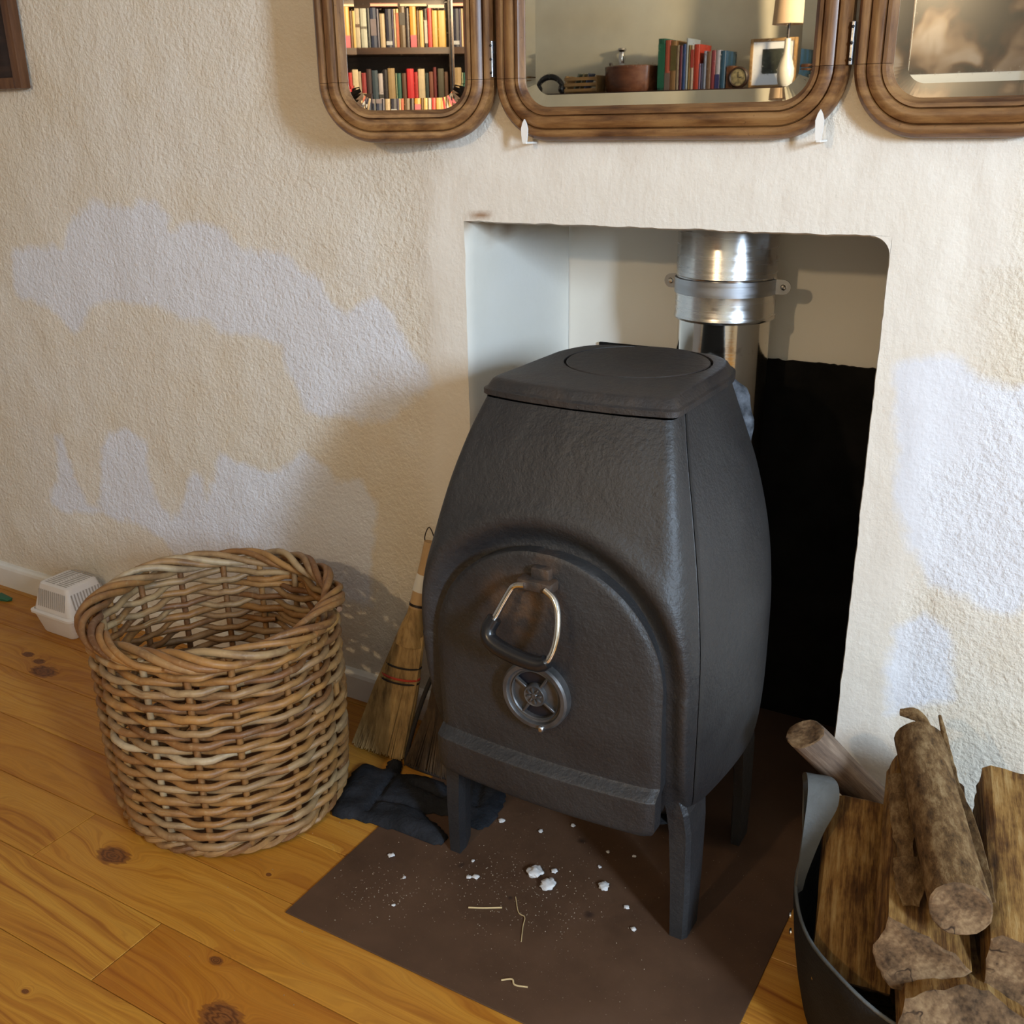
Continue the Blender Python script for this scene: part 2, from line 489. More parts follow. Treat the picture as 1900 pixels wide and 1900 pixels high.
def bm_obj(name, bm, mat, parent=None, smooth=False, angle=35):
    bmesh.ops.recalc_face_normals(bm, faces=bm.faces)
    me = bpy.data.meshes.new(name)
    bm.to_mesh(me)
    bm.free()
    for m_ in (mat if isinstance(mat, (list, tuple)) else [mat]):
        me.materials.append(m_)
    o = bpy.data.objects.new(name, me)
    C.objects.link(o)
    if smooth:
        me.polygons.foreach_set('use_smooth', [True] * len(me.polygons))
        me.set_sharp_from_angle(angle=math.radians(angle))
    if parent is not None:
        o.parent = parent
    return o

def empty(name, loc, label, cat, group=None, rot=(0, 0, 0)):
    o = bpy.data.objects.new(name, None)
    o.empty_display_size = 0.05
    C.objects.link(o)
    o.location = loc
    o.rotation_euler = rot
    return tag(o, label, cat, group)

def add_box(bm, x0, x1, y0, y1, z0, z1, bev=0.0, seg=1, mtx=None):
    r = bmesh.ops.create_cube(bm, size=1.0)
    vs = r['verts']
    for v in vs:
        v.co = Vector(((x0 + x1) / 2 + v.co.x * (x1 - x0), (y0 + y1) / 2 + v.co.y * (y1 - y0), (z0 + z1) / 2 + v.co.z * (z1 - z0)))
    if bev:
        es = list({e for v in vs for e in v.link_edges})
        g = bmesh.ops.bevel(bm, geom=es, offset=bev, segments=seg, affect='EDGES', profile=0.6)
        vs = list({v for f in g['faces'] for v in f.verts} | {v for v in vs if v.is_valid})
    if mtx is not None:
        for v in vs:
            v.co = mtx @ v.co
    return vs

def box(name, x0, x1, y0, y1, z0, z1, mat, parent=None, bev=0.0, seg=2):
    bm = bmesh.new()
    add_box(bm, x0, x1, y0, y1, z0, z1, bev, seg)
    return bm_obj(name, bm, mat, parent, smooth=bev > 0)

def frames(path, closed=False):
    n = len(path)
    T = []
    for i in range(n):
        a = path[(i - 1) % n] if (closed or i > 0) else path[i]
        b = path[(i + 1) % n] if (closed or i < n - 1) else path[i]
        T.append((b - a).normalized())
    up = Vector((0, 0, 1)) if abs(T[0].z) < 0.9 else Vector((1, 0, 0))
    N = [(up - T[0] * up.dot(T[0])).normalized()]
    for i in range(1, n):
        v = N[-1] - T[i] * N[-1].dot(T[i])
        N.append(v.normalized())
    return T, N

def tube_geo(path, rad, sides=8, closed=False, caps=True, V=None, F=None, flat=1.0):
    path = [Vector(p) for p in path]
    V = [] if V is None else V
    F = [] if F is None else F
    base = len(V)
    T, N = frames(path, closed)
    n = len(path)
    for i, p in enumerate(path):
        r = rad[i] if isinstance(rad, (list, tuple)) else rad
        B = T[i].cross(N[i])
        for s in range(sides):
            a = 2 * PI * s / sides
            V.append(p + N[i] * (r * math.cos(a)) + B * (r * flat * math.sin(a)))
    m = n if closed else n - 1
    for i in range(m):
        for s in range(sides):
            a = base + i * sides + s
            b = base + i * sides + (s + 1) % sides
            c = base + ((i + 1) % n) * sides + (s + 1) % sides
            d = base + ((i + 1) % n) * sides + s
            F.append((a, b, c, d))
    if caps and not closed:
        F.append(tuple(base + s for s in range(sides))[::-1])
        F.append(tuple(base + (n - 1) * sides + s for s in range(sides)))
    return V, F

def tube(name, path, rad, mat, parent=None, sides=8, closed=False, flat=1.0):
    V, F = tube_geo(path, rad, sides, closed, flat=flat)
    return mesh_from(name, V, F, mat, parent, True, 50)

def lathe(name, prof, mat, parent=None, seg=48, axis='z', org=(0, 0, 0), cap=True, angle=35):
    """prof: list of (r, h) along the axis"""
    V, F = [], []
    o = Vector(org)
    for r, h in prof:
        for s in range(seg):
            a = 2 * PI * s / seg
            if axis == 'z':
                V.append(o + Vector((r * math.cos(a), r * math.sin(a), h)))
            elif axis == 'y':
                V.append(o + Vector((r * math.cos(a), h, r * math.sin(a))))
            else:
                V.append(o + Vector((h, r * math.cos(a), r * math.sin(a))))
    for i in range(len(prof) - 1):
        for s in range(seg):
            F.append((i * seg + s, i * seg + (s + 1) % seg, (i + 1) * seg + (s + 1) % seg, (i + 1) * seg + s))
    if cap:
        F.append(tuple(range(seg))[::-1])
        F.append(tuple((len(prof) - 1) * seg + s for s in range(seg)))
    bm = bmesh.new()
    vs = [bm.verts.new(v) for v in V]
    for f in F:
        try:
            bm.faces.new([vs[i] for i in f])
        except ValueError:
            pass
    return bm_obj(name, bm, mat, parent, True, angle)

def smoothstep(a, b, x):
    t = min(1, max(0, (x - a) / (b - a)))
    return t * t * (3 - 2 * t)

def interp(tab, z):
    """smooth interpolation of a table of rows (z, a, b, ...)"""
    zs = [r[0] for r in tab]
    if z <= zs[0]: return list(tab[0][1:])
    if z >= zs[-1]: return list(tab[-1][1:])
    i = max(k for k in range(len(zs) - 1) if zs[k] <= z)
    out = []
    h = zs[i + 1] - zs[i]
    t = (z - zs[i]) / h
    for j in range(1, len(tab[0])):
        p0, p1 = tab[i][j], tab[i + 1][j]
        m0 = (tab[i + 1][j] - tab[i - 1][j]) / (zs[i + 1] - zs[i - 1]) if i > 0 else (p1 - p0) / h
        m1 = (tab[i + 2][j] - tab[i][j]) / (zs[i + 2] - zs[i]) if i + 2 < len(zs) else (p1 - p0) / h
        t2, t3 = t * t, t * t * t
        out.append((2 * t3 - 3 * t2 + 1) * p0 + (t3 - 2 * t2 + t) * h * m0 + (-2 * t3 + 3 * t2) * p1 + (t3 - t2) * h * m1)
    return out

def catmull(P, per=8, closed=False):
    P = [Vector(p) for p in P]
    n = len(P)
    out = []
    for i in range(n if closed else n - 1):
        p0 = P[(i - 1) % n] if (closed or i > 0) else P[0] * 2 - P[1]
        p1, p2 = P[i], P[(i + 1) % n]
        p3 = P[(i + 2) % n] if (closed or i + 2 < n) else P[-1] * 2 - P[-2]
        for k in range(per):
            t = k / per
            out.append(0.5 * ((2 * p1) + (p2 - p0) * t + (2 * p0 - 5 * p1 + 4 * p2 - p3) * t * t + (3 * p1 - p0 - 3 * p2 + p3) * t ** 3))
    if not closed:
        out.append(P[-1])
    return out

# ================================================================== SETTING
WY, BY = 1.626, 2.034            # wall face, back of the niche
OX0, OX1, OZ = -1.055, -0.305, 1.090
LX, RX, OY, CZ = -3.3, 2.25, -1.52, 2.45
PATCHES = [[[-2.392,0.977],[-2.323,0.985],[-2.21,0.996],[-2.18,1.042],[-2.147,1.071],[-2.071,1.103],[-2.006,1.096],[-1.942,1.092],[-1.916,1.106],[-1.862,1.099],[-1.829,1.074],[-1.835,1.043],[-1.779,1.061],[-1.712,1.063],[-1.649,1.052],[-1.613,1.011],[-1.559,1.008],[-1.503,1.018],[-1.467,0.993],[-1.436,0.975],[-1.405,0.962],[-1.39,0.924],[-1.348,0.897],[-1.309,0.92],[-1.271,0.932],[-1.237,0.906],[-1.216,0.864],[-1.183,0.823],[-1.149,0.807],[-1.144,0.773],[-1.187,0.743],[-1.226,0.714],[-1.278,0.681],[-1.33,0.669],[-1.354,0.682],[-1.429,0.67],[-1.482,0.677],[-1.498,0.724],[-1.528,0.758],[-1.536,0.81],[-1.583,0.827],[-1.676,0.83],[-1.719,0.837],[-1.739,0.852],[-1.816,0.851],[-1.868,0.87],[-1.972,0.873],[-2.072,0.878],[-2.137,0.862],[-2.175,0.812],[-2.217,0.79],[-2.256,0.817],[-2.286,0.845],[-2.396,0.862],[-2.424,0.885]],
 [[-2.358,0.502],[-2.329,0.499],[-2.308,0.428],[-2.3,0.382],[-2.285,0.322],[-2.236,0.324],[-2.2,0.398],[-2.186,0.499],[-2.148,0.543],[-2.063,0.561],[-2.016,0.536],[-2.014,0.46],[-2.001,0.392],[-1.958,0.34],[-1.919,0.367],[-1.879,0.45],[-1.848,0.486],[-1.826,0.471],[-1.82,0.41],[-1.781,0.497],[-1.758,0.542],[-1.713,0.531],[-1.653,0.522],[-1.549,0.533],[-1.5,0.586],[-1.447,0.56],[-1.409,0.526],[-1.347,0.542],[-1.304,0.499],[-1.308,0.448],[-1.337,0.248],[-1.9,0.186],[-2.005,0.278],[-2.091,0.303],[-2.221,0.306],[-2.395,0.282],[-2.441,0.302],[-2.381,0.376]],
 [[-0.281,0.904],[-0.229,0.919],[-0.185,0.913],[-0.163,0.89],[-0.121,0.884],[-0.069,0.895],[0.05,0.87],[0.06,0.6],[-0.021,0.584],[-0.07,0.527],[-0.11,0.535],[-0.127,0.549],[-0.184,0.554],[-0.232,0.615],[-0.251,0.682],[-0.258,0.749],[-0.277,0.846]],
 [[-0.232,0.469],[-0.186,0.493],[-0.153,0.476],[-0.141,0.417],[-0.133,0.356],[-0.167,0.333],[-0.219,0.304],[-0.235,0.379]]]

def poly_sd(px, pz, poly):
    P = np.array(poly)
    A, B = P, np.roll(P, -1, 0)
    d = np.full(px.shape, 1e9)
    ins = np.zeros(px.shape, bool)
    for (ax, az), (bx, bz) in zip(A, B):
        ex, ez = bx - ax, bz - az
        t = np.clip(((px - ax) * ex + (pz - az) * ez) / (ex * ex + ez * ez + 1e-12), 0, 1)
        d = np.minimum(d, np.hypot(px - ax - t * ex, pz - az - t * ez))
        c = ((az > pz) != (bz > pz))
        with np.errstate(divide='ignore', invalid='ignore'):
            xi = (bx - ax) * (pz - az) / (bz - az + 1e-15) + ax
        ins ^= c & (px < xi)
    return np.where(ins, -d, d)

def graded(a, b, fine_a, fine_b, fine, coarse):
    xs = []
    def seg(p, q, st):
        if q - p < 1e-6: return
        n = max(1, round((q - p) / st))
        xs.extend([p + (q - p) * i / n for i in range(n)])
    seg(a, fine_a, coarse); seg(fine_a, fine_b, fine); seg(fine_b, b, coarse)
    xs.append(b)
    return xs

xs = graded(LX, OX0, -2.9, OX0, 0.0105, 0.08)[:-1] + graded(OX0, OX1, OX0, OX1, 0.0105, 0.1)[:-1] + graded(OX1, RX, OX1, 0.25, 0.0105, 0.08)
zs = graded(0, OZ, 0, OZ, 0.0105, 0.1)[:-1] + graded(OZ, CZ, OZ, 1.62, 0.0105, 0.08)
nx, nz_ = len(xs), len(zs)
V, F = [], []
iL, iR, jT = xs.index(OX0), xs.index(OX1), zs.index(OZ)
for z in zs:
    for x in xs:
        q = Vector((x, 3.1, z))
        d = max(OX0 - x, x - OX1, z - OZ)
        amp = smoothstep(0.0, 0.10, d)
        y = WY + 0.004 * noise.noise(q * 3.5) * amp + 0.0022 * noise.noise(q * 11) * amp + 0.0011 * noise.noise(q * 34) * (0.35 + 0.65 * amp)
        # plaster margin built up slightly around the opening, ending in a feathered edge
        y -= 0.004 * (1 - smoothstep(0.06, 0.12, d + 0.03 * noise.noise(q * 8)))
        jx = jz = 0
        if -1e-6 < d < 0.002:
            e = 0.0014 * noise.noise(q * 19) + 0.0010 * noise.noise(q * 85)
            if abs(x - OX0) < 1e-6 or abs(x - OX1) < 1e-6: jx = e
            if abs(z - OZ) < 1e-6: jz = e * 1.3
        V.append((x + jx, y, z + jz))
for j in range(nz_ - 1):
    for i in range(nx - 1):
        if j < jT and iL <= i < iR: continue
        a = j * nx + i
        F.append((a, a + 1, a + nx + 1, a + nx))
# rounded upper right corner of the opening
rc = 0.030
corner = jT * nx + iR
arc = []
for k in range(9):
    t = PI / 2 * k / 8
    arc.append(len(V))
    V.append((OX1 - rc + rc * math.sin(t) - 0.0, WY - 0.004, OZ - rc + rc * math.cos(t)))
for k in range(8):
    F.append((corner, arc[k], arc[k + 1]))
loop = [j * nx + iL for j in range(jT + 1)] + [jT * nx + i for i in range(iL + 1, iR) if xs[i] < OX1 - rc] + arc + \
       [j * nx + iR for j in range(jT, -1, -1) if zs[j] < OZ - rc]
wall = mesh_from('wall_front', V, F, MT['plaster'], None, True)
tag(wall, 'cream plaster chimney wall with bare white filler patches around the stove opening', kind='structure')
me = wall.data
co = np.array([v.co[:] for v in me.vertices])
patch = np.zeros(len(co))
for P in PATCHES:
    patch = np.maximum(patch, np.clip(0.5 - poly_sd(co[:, 0], co[:, 2], P) / 0.05, 0, 1))
dd = np.maximum.reduce([OX0 - co[:, 0], co[:, 0] - OX1, co[:, 2] - OZ])
wob = np.array([0.035 * noise.noise(Vector((x * 6, 1, z * 6))) for x, y, z in co])
smo = np.clip(1 - (dd + wob - 0.075) / 0.05, 0, 1)
lint = np.clip(1 - (np.maximum(np.abs(co[:, 0] + 0.62) - 0.46, 0) + np.maximum(co[:, 2] - 1.215, 0)) / 0.05, 0, 1) * (co[:, 2] > 1.05)
smo = np.maximum(smo, lint)
rr = np.clip(1 - (np.maximum(co[:, 0] + 0.185, 0) + np.maximum(0.78 - co[:, 2], 0) + np.maximum(co[:, 2] - 1.10, 0)) / 0.06, 0, 1) * (co[:, 0] > OX1 - 0.01)
smo = np.maximum(smo, rr * 0.8)
stn = np.array([max(0, 1 - math.hypot((x + 1.018) / 0.034, (z - 1.098 - 0.12 * (x + 1.05)) / 0.0075)) * (0.5 + noise.noise(Vector((x * 90, 0, z * 90)))) for x, y, z in co])
for nm, arr in (('patch', patch), ('smooth', smo), ('stain', np.clip(stn * 2.6, 0, 0.9))):
    a = me.attributes.new(nm, 'FLOAT', 'POINT')
    a.data.foreach_set('value', arr.astype(np.float32))

# reveal of the opening: rounded arris, then back into the niche
depths = [0.0, 0.004, 0.012, 0.03, 0.055, 0.085, 0.11, 0.15, 0.19, 0.23, 0.27, 0.31, 0.35, BY - WY]
RV, RF = [], []
nl = len(loop)
wv = [Vector(V[i]) for i in loop]
for k, dpt in enumerate(depths):
    for q, p in enumerate(wv):
        top = p.z > OZ - 0.02 and OX0 + 0.004 < p.x < OX1 - 0.004
        dy = min(dpt, 0.11) if top else dpt
        ins = [0, 0.0016, 0.0035][min(k, 2)]
        n2 = Vector((0, 0, 0))
        if p.x < OX0 + 0.02 and not top: n2.x = 1
        elif p.x > OX1 - 0.031 and not top: n2.x = -1
        if top: n2.z = -1
        r = p + n2 * ins
        r.y = (p.y if k == 0 else WY - 0.003 + dy)
        RV.append(r)
for k in range(len(depths) - 1):
    for q in range(nl - 1):
        RF.append((k * nl + q, (k + 1) * nl + q, (k + 1) * nl + q + 1, k * nl + q + 1))
rev = mesh_from('wall_niche', RV, RF, MT['niche'], None, True)
tag(rev, 'pale painted inner sides of the stove niche', kind='structure')
a = rev.data.attributes.new('stain', 'FLOAT', 'POINT')
a.data.foreach_set('value', [min(0.7, max(0.0, (v.z - 1.035 + 0.05 * noise.noise(v * 22)) / 0.05) * max(0, 0.35 + noise.noise(v * 30))) if v.x < OX0 + 0.02 else 0.0 for v in RV])
# back wall of the niche and the flue throat above it
bv = [(OX0, BY, 0), (OX1, BY, 0), (OX1, BY, 1.7), (OX0, BY, 1.7), (OX0, WY + 0.1, 1.085), (OX0, WY + 0.1, 1.7), (OX1, WY + 0.1, 1.085), (OX1, WY + 0.1, 1.7), (OX0, BY, 1.085), (OX1, BY, 1.085)]
bw = mesh_from('wall_back', bv, [(0, 1, 2, 3), (4, 8, 3, 5), (6, 7, 2, 9), (4, 5, 7, 6), (5, 3, 2, 7)], MT['niche'], None, False)
tag(bw, 'cream back wall of the stove niche', kind='structure')
bw.data.attributes.new('stain', 'FLOAT', 'POINT')

# skirting board with a rounded top, left of the opening
def skirting(name, x0, x1, label):
    prof = [(WY + 0.004, 0), (WY - 0.018, 0), (WY - 0.018, 0.058), (WY - 0.0155, 0.066), (WY - 0.010, 0.070), (WY + 0.004, 0.072)]
    V = [(x, y, z) for x in (x0, x1) for y, z in prof]
    n = len(prof)
    F = [(i, (i + 1) % n, n + (i + 1) % n, n + i) for i in range(n)] + [tuple(range(n))[::-1], tuple(range(n, 2 * n))]
    o = mesh_from(name, V, F, MT['skirting'], None, False)
    return tag(o, label, kind='structure')
skirting('baseboard_left', LX, -1.10, 'white skirting board along the plaster wall behind the basket')
skirting('baseboard_right', -0.24, RX, 'white skirting board right of the stove opening')

# room shell behind the photographer
def plane(name, V, mat, label, flip=False):
    o = mesh_from(name, V, [(3, 2, 1, 0) if flip else (0, 1, 2, 3)], mat, None, False)
    return tag(o, label, kind='structure')
plane('wall_opposite', [(LX, OY, 0), (RX, OY, 0), (RX, OY, CZ), (LX, OY, CZ)], MT['oppwall'], 'pale yellow-green wall seen in the mirrors', True)
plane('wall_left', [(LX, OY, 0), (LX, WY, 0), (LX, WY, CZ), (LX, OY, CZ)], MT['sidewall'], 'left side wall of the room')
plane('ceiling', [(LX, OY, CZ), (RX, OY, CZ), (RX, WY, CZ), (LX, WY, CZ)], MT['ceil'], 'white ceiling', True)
# right wall with the window the daylight comes through
wy0, wy1, wz0, wz1 = -0.72, -0.08, 1.22, 2.1
plane('wall_right', [(RX, OY, 0), (RX, WY, 0), (RX, WY, CZ), (RX, OY, CZ)], MT['rightwall'], 'right side wall of the room', True)
bm = bmesh.new()
for (y0, y1, z0, z1) in ((wy0 - .05, wy0, wz0 - .05, wz1 + .05), (wy1, wy1 + .05, wz0 - .05, wz1 + .05), (wy0, wy1, wz0 - .05, wz0), (wy0, wy1, wz1, wz1 + .05)):
    add_box(bm, RX - 0.03, RX - 0.001, y0, y1, z0, z1, 0.004)
tag(bm_obj('window_1', bm, MT['skirting']), 'white window frame in the right-hand wall', kind='structure')

# floor: dark sub-floor carrying every pine board as its own piece
fl = box('floor', LX, RX, OY, BY, -0.06, -0.020, MT['gap'])
tag(fl, 'varnished orange pine floorboards', kind='structure')
pitch_ = 0.1432
row0 = 1.020 - pitch_ * 18
JOINTS = {17: [-1.564], 16: [-1.2195]}
prs = random.Random(3)
for r in range(0, 23):
    y0 = row0 + r * pitch_
    y1 = min(y0 + pitch_, WY - 0.002)
    if y1 - y0 < 0.02: continue
    cuts = JOINTS.get(r, [prs.choice([-2.5, -2.9, -0.1, 0.5, 1.1]) + prs.uniform(-.2, .2)])
    if r in (17, 16): cuts = cuts + [0.6 + 0.3 * (r % 2)]
    cuts = [LX] + sorted(cuts) + [RX]
    for a_, b_ in zip(cuts[:-1], cuts[1:]):
        g = 0.0008
        bm = bmesh.new()
        add_box(bm, a_ + g, b_ - g, y0 + g, y1 - g, -0.020, prs.uniform(-0.0003, 0.0002), 0.0007, 1)
        pk = bm_obj('plank', bm, MT['pine'], fl)
        tn = prs.choice([(1.0, 0.98, 0.92), (0.92, 0.86, 0.72), (1.05, 1.08, 1.15), (0.98, 0.95, 0.85), (0.86, 0.78, 0.62)])
        tn = {(16, LX): (1.04, 1.08, 1.05), (16, -1.2195): (0.84, 0.70, 0.52), (17, LX): (0.96, 0.93, 0.85), (17, -1.564): (1.02, 1.00, 0.95), (18, LX): (0.92, 0.86, 0.75), (15, LX): (1.0, 1.02, 0.95)}.get((r, a_), tn)
        pk.color = (*tn, 1)

# ================================================================== HEARTH
hs = box('hearth_plate', -1.053, -0.306, 0.997, BY - 0.002, 0.0003, 0.0030, MT['hearth'], None, 0.0008, 1)
tag(hs, 'flat brown floor protector sheet under the black stove', 'hearth plate')

# soot-black heat shield standing against the back of the niche
bm = bmesh.new()
xs_ = [-0.972 + (0.972 - 0.309) * i / 90 for i in range(91)]
tops = []
for x in xs_:
    q = 0.803
    if x > -0.64: q += 0.004 * noise.noise(Vector((x * 40, 2, 0))) + 0.003 * noise.noise(Vector((x * 130, 5, 0)))
    tops.append(q)
f_ = [[bm.verts.new((x, y, z)) for x, z in zip(xs_, zz)] for y, zz in ((BY - 0.010, tops), (BY - 0.002, tops))]
b_ = [[bm.verts.new((x, y, 0.003)) for x in xs_] for y in (BY - 0.010, BY - 0.002)]
for i in range(90):
    bm.faces.new((b_[0][i], b_[0][i + 1], f_[0][i + 1], f_[0][i]))
    bm.faces.new((f_[0][i], f_[0][i + 1], f_[1][i + 1], f_[1][i]))
    bm.faces.new((b_[1][i + 1], b_[1][i], f_[1][i], f_[1][i + 1]))
for i in (0, 90):
    bm.faces.new((b_[0][i], f_[0][i], f_[1][i], b_[1][i]))
tag(bm_obj('fireback_panel', bm, MT['soot']), 'soot-black panel standing against the niche back wall behind the stove', 'fireback')

# ================================================================== STOVE
X0 = -0.669
stove = empty('wood_stove', (X0, 1.42, 0.003), 'black cast iron wood stove on four legs with arched door', 'stove')
BODY = [  # z, front half width, side half width, front y, back y, back half width
    (0.222, 0.202, 0.212, 1.240, 1.585, 0.150), (0.234, 0.211, 0.234, 1.228, 1.600, 0.165), (0.262, 0.219, 0.250, 1.218, 1.622, 0.175), (0.32, 0.225, 0.257, 1.202, 1.640, 0.185),
    (0.42, 0.231, 0.256, 1.190, 1.655, 0.19), (0.52, 0.232, 0.252, 1.187, 1.660, 0.19), (0.62, 0.219, 0.237, 1.203, 1.660, 0.18),
    (0.72, 0.197, 0.211, 1.231, 1.655, 0.155), (0.80, 0.175, 0.179, 1.264, 1.650, 0.125), (0.863, 0.155, 0.154, 1.299, 1.645, 0.098)]

def plan(row, nf=48, ns=40, grow=0.0, bow=0.016, sharp=0.0):
    """closed outline of the stove at one height: returns (front part incl. wrapped corners, shell part)"""
    wf, wm, yf, yb, wb = row
    wf += grow; wm += grow; yf -= grow; yb += grow; wb += grow
    dy = yb - yf
    ctrl = [(0, yf), (0.45 * wf, yf + 0.2 * bow), (0.76 * wf, yf + 0.62 * bow), (0.90 * wf, yf + bow), (0.985 * wf, yf + bow + 0.017), (wf + (wm - wf) * 0.22, yf + bow + 0.050),
            (wf + (wm - wf) * 0.70, yf + 0.34 * dy), (wm, yf + 0.58 * dy), (wm * 0.985, yf + 0.74 * dy), (wb + (wm - wb) * 0.62, yf + 0.90 * dy), (wb, yf + 0.98 * dy), (wb * 0.5, yb), (0, yb)]
    shp = [(0, yf), (0.50 * wf, yf + 0.25 * bow), (0.84 * wf, yf + 0.72 * bow), (0.955 * wf, yf + bow), (0.998 * wf, yf + bow + 0.011), (wf + (wm - wf) * 0.22, yf + bow + 0.045)] + ctrl[6:]
    ctrl = [(a + (c - a) * sharp, b + (d - b) * sharp) for (a, b), (c, d) in zip(ctrl, shp)]
    pts = catmull([Vector((a, b, 0)) for a, b in ctrl], 24)
    L = [0]
    for p, q in zip(pts[:-1], pts[1:]): L.append(L[-1] + (q - p).length)
    ks = 5 * 24                                                # seam between front casting and shell
    def sample(s0, s1, n):
        out = []
        for i in range(n + 1):
            s = s0 + (s1 - s0) * i / n
            k = min(len(L) - 2, max(j for j in range(0, len(L) - 1) if L[j] <= s + 1e-9))
            t = (s - L[k]) / max(1e-9, L[k + 1] - L[k])
            out.append(pts[k].lerp(pts[k + 1], t))
        return out
    fr = sample(0, L[ks], nf)
    sh = sample(L[ks], L[-1], ns)
    front = [Vector((-p.x, p.y, 0)) for p in fr[:0:-1]] + fr
    shell = sh + [Vector((-p.x, p.y, 0)) for p in sh[-2::-1]]
    return front, shell

DA, DZ0, DH, DB = 0.203, 0.475, 0.195, 0.232
def door_sd(x, z):
    if z < DZ0: return abs(x) - DA
    return (math.sqrt((x / DA) ** 2 + ((z - DZ0) / DH) ** 2) - 1) * 0.185

zt = [0.222 + (0.8592 - 0.222) * i / 110 for i in range(111)]
FV, FF, SV, SF = [], [], [], []
for z in zt:
    row = interp(BODY, z)
    fr, sh = plan(row, sharp=smoothstep(0.58, 0.86, z))
    yf = row[2]
    for p in fr:
        d = door_sd(p.x, z)
        front_w = 1 - smoothstep(0.030, 0.062, p.y - yf)
        g = 0.030 * (1 - smoothstep(-0.004, 0.034, d)) * front_w
        lip = 0.005 * math.exp(-((d - 0.043) / 0.014) ** 2) * front_w if z > 0.3 else 0
        FV.append((X0 + p.x, p.y + g - lip, z))
    for k, p in enumerate(sh):
        e = min(k, len(sh) - 1 - k)
        SV.append((X0 + p.x, p.y, z))
nf_, ns_ = len(fr), len(sh)
for j in range(len(zt) - 1):
    for i in range(nf_ - 1):
        a = j * nf_ + i
        FF.append((a, a + 1, a + nf_ + 1, a + nf_))
    for i in range(ns_ - 1):
        a = j * ns_ + i
        SF.append((a, a + 1, a + ns_ + 1, a + ns_))
def roll_edge(V, F, n, rows, inward):
    """turn the two vertical borders of a strip inward so the joint reads as a groove"""
    for side in (0, n - 1):
        nb = 1 if side == 0 else n - 2
        st = len(V)
        for j in range(rows):
            p = Vector(V[j * n + side]); q = Vector(V[j * n + nb])
            c = Vector((X0, 1.43, p.z))
            away = (p - q).normalized()
            V[j * n + side] = p - away * 0.0012 - (p - c).normalized() * 0.0
            V.append(p - away * 0.0002 + (c - p).normalized() * 0.006)
        for j in range(rows - 1):
            a, b = j * n + side, (j + 1) * n + side
            F.append((a, b, st + j + 1, st + j) if side else (b, a, st + j, st + j + 1))
roll_edge(FV, FF, nf_, len(zt), True)
roll_edge(SV, SF, ns_, len(zt), True)
def local(o, par):
    """keep world coordinates while parented to an unrotated empty"""
    o.data.transform(Matrix.Translation(-Vector(par.location)))
    o.parent = par
    return o
def rust_attr(o, fn):
    a = o.data.attributes.new('rust', 'FLOAT', 'POINT')
    a.data.foreach_set('value', [fn(v.co) for v in o.data.vertices])
fo = mesh_from('front_casting', FV, FF, MT['iron'], None, True)
rust_attr(fo, lambda c: 0.0)
local(fo, stove)
so = mesh_from('side_shell', SV, SF, MT['iron'], None, True)
rust_attr(so, lambda c: 0.0)
local(so, stove)
# bottom pan closing the body
fr, sh = plan(interp(BODY, 0.224))
ol = fr + sh[1:-1]
bo = mesh_from('bottom_pan', [(X0 + p.x, p.y, 0.224) for p in ol] + [(X0 + p.x, p.y, 0.262) for p in ol], [tuple(range(len(ol)))[::-1]], MT['iron'], None, False)
rust_attr(bo, lambda c: 0.0)
local(bo, stove)

# door: arched plate, sloping ledge and projecting lower lip
DP = [(0.231, 1.198), (0.236, 1.190), (0.245, 1.187), (0.2985, 1.1850), (0.3000, 1.1858), (0.3130, 1.2030), (0.3145, 1.2036), (0.330, 1.2034), (0.45, 1.198), (0.56, 1.202), (0.68, 1.213)]
zz = [0.231, 0.2325, 0.235, 0.238, 0.242, 0.248, 0.27, 0.285, 0.296, 0.2984, 0.2993, 0.3001, 0.303, 0.3065, 0.310, 0.3129, 0.3138, 0.3147, 0.320, 0.332] + [0.332 + (DZ0 - 0.332) * i / 10 for i in range(1, 11)] + [DZ0 + (DH - 0.008) * math.sin(PI / 2 * i / 26) for i in range(1, 27)]
us = [-1] + [-0.985] + [-0.96] + [-0.92 + 1.84 * i / 30 for i in range(31)] + [0.96, 0.985, 1]
DV, DF = [], []
for z in zz:
    hw = (DA - 0.007) if z <= DZ0 else (DA - 0.007) * math.sqrt(max(0.0004, 1 - ((z - DZ0) / (DH - 0.0075)) ** 2))
    if z < 0.25: hw -= 0.012 * (1 - (z - 0.231) / 0.019) ** 2
    y = interp(DP, z)[0]
    topf = max(0.0, (z - DZ0) / DH)
    for u in us:
        edge = max(abs(u), topf ** 3)
        ro = 0.005 * smoothstep(0.93, 1.0, max(abs(u), math.hypot(u * hw / DA, topf)))
        DV.append((X0 + u * hw, y + 0.014 * (u * hw / DA) ** 2 + ro, z))
nu = len(us)
for j in range(len(zz) - 1):
    for i in range(nu - 1):
        a = j * nu + i
        DF.append((a, a + 1, a + nu + 1, a + nu))
rim = [i for i in range(nu)] + [j * nu + nu - 1 for j in range(1, len(zz))] + [(len(zz) - 1) * nu + i for i in range(nu - 2, -1, -1)] + [j * nu for j in range(len(zz) - 2, 0, -1)]
st = len(DV)
for i in rim:
    p = DV[i]
    DV.append((p[0], max(p[1] + 0.02, 1.228), p[2]))
nr = len(rim)
for k in range(nr):
    DF.append((rim[(k + 1) % nr], rim[k], st + k, st + (k + 1) % nr))
door = mesh_from('door', DV, DF, MT['iron'], None, True, 40)
rust_attr(door, lambda c: max(0, 1 - math.hypot((c.x + 0.70) / 0.085, (c.z - 0.575) / 0.07)) * 1.1 + 0.9 * max(0, 1 - math.hypot((c.x + 0.662) / 0.03, (c.z - 0.648) / 0.022)))
local(door, stove)

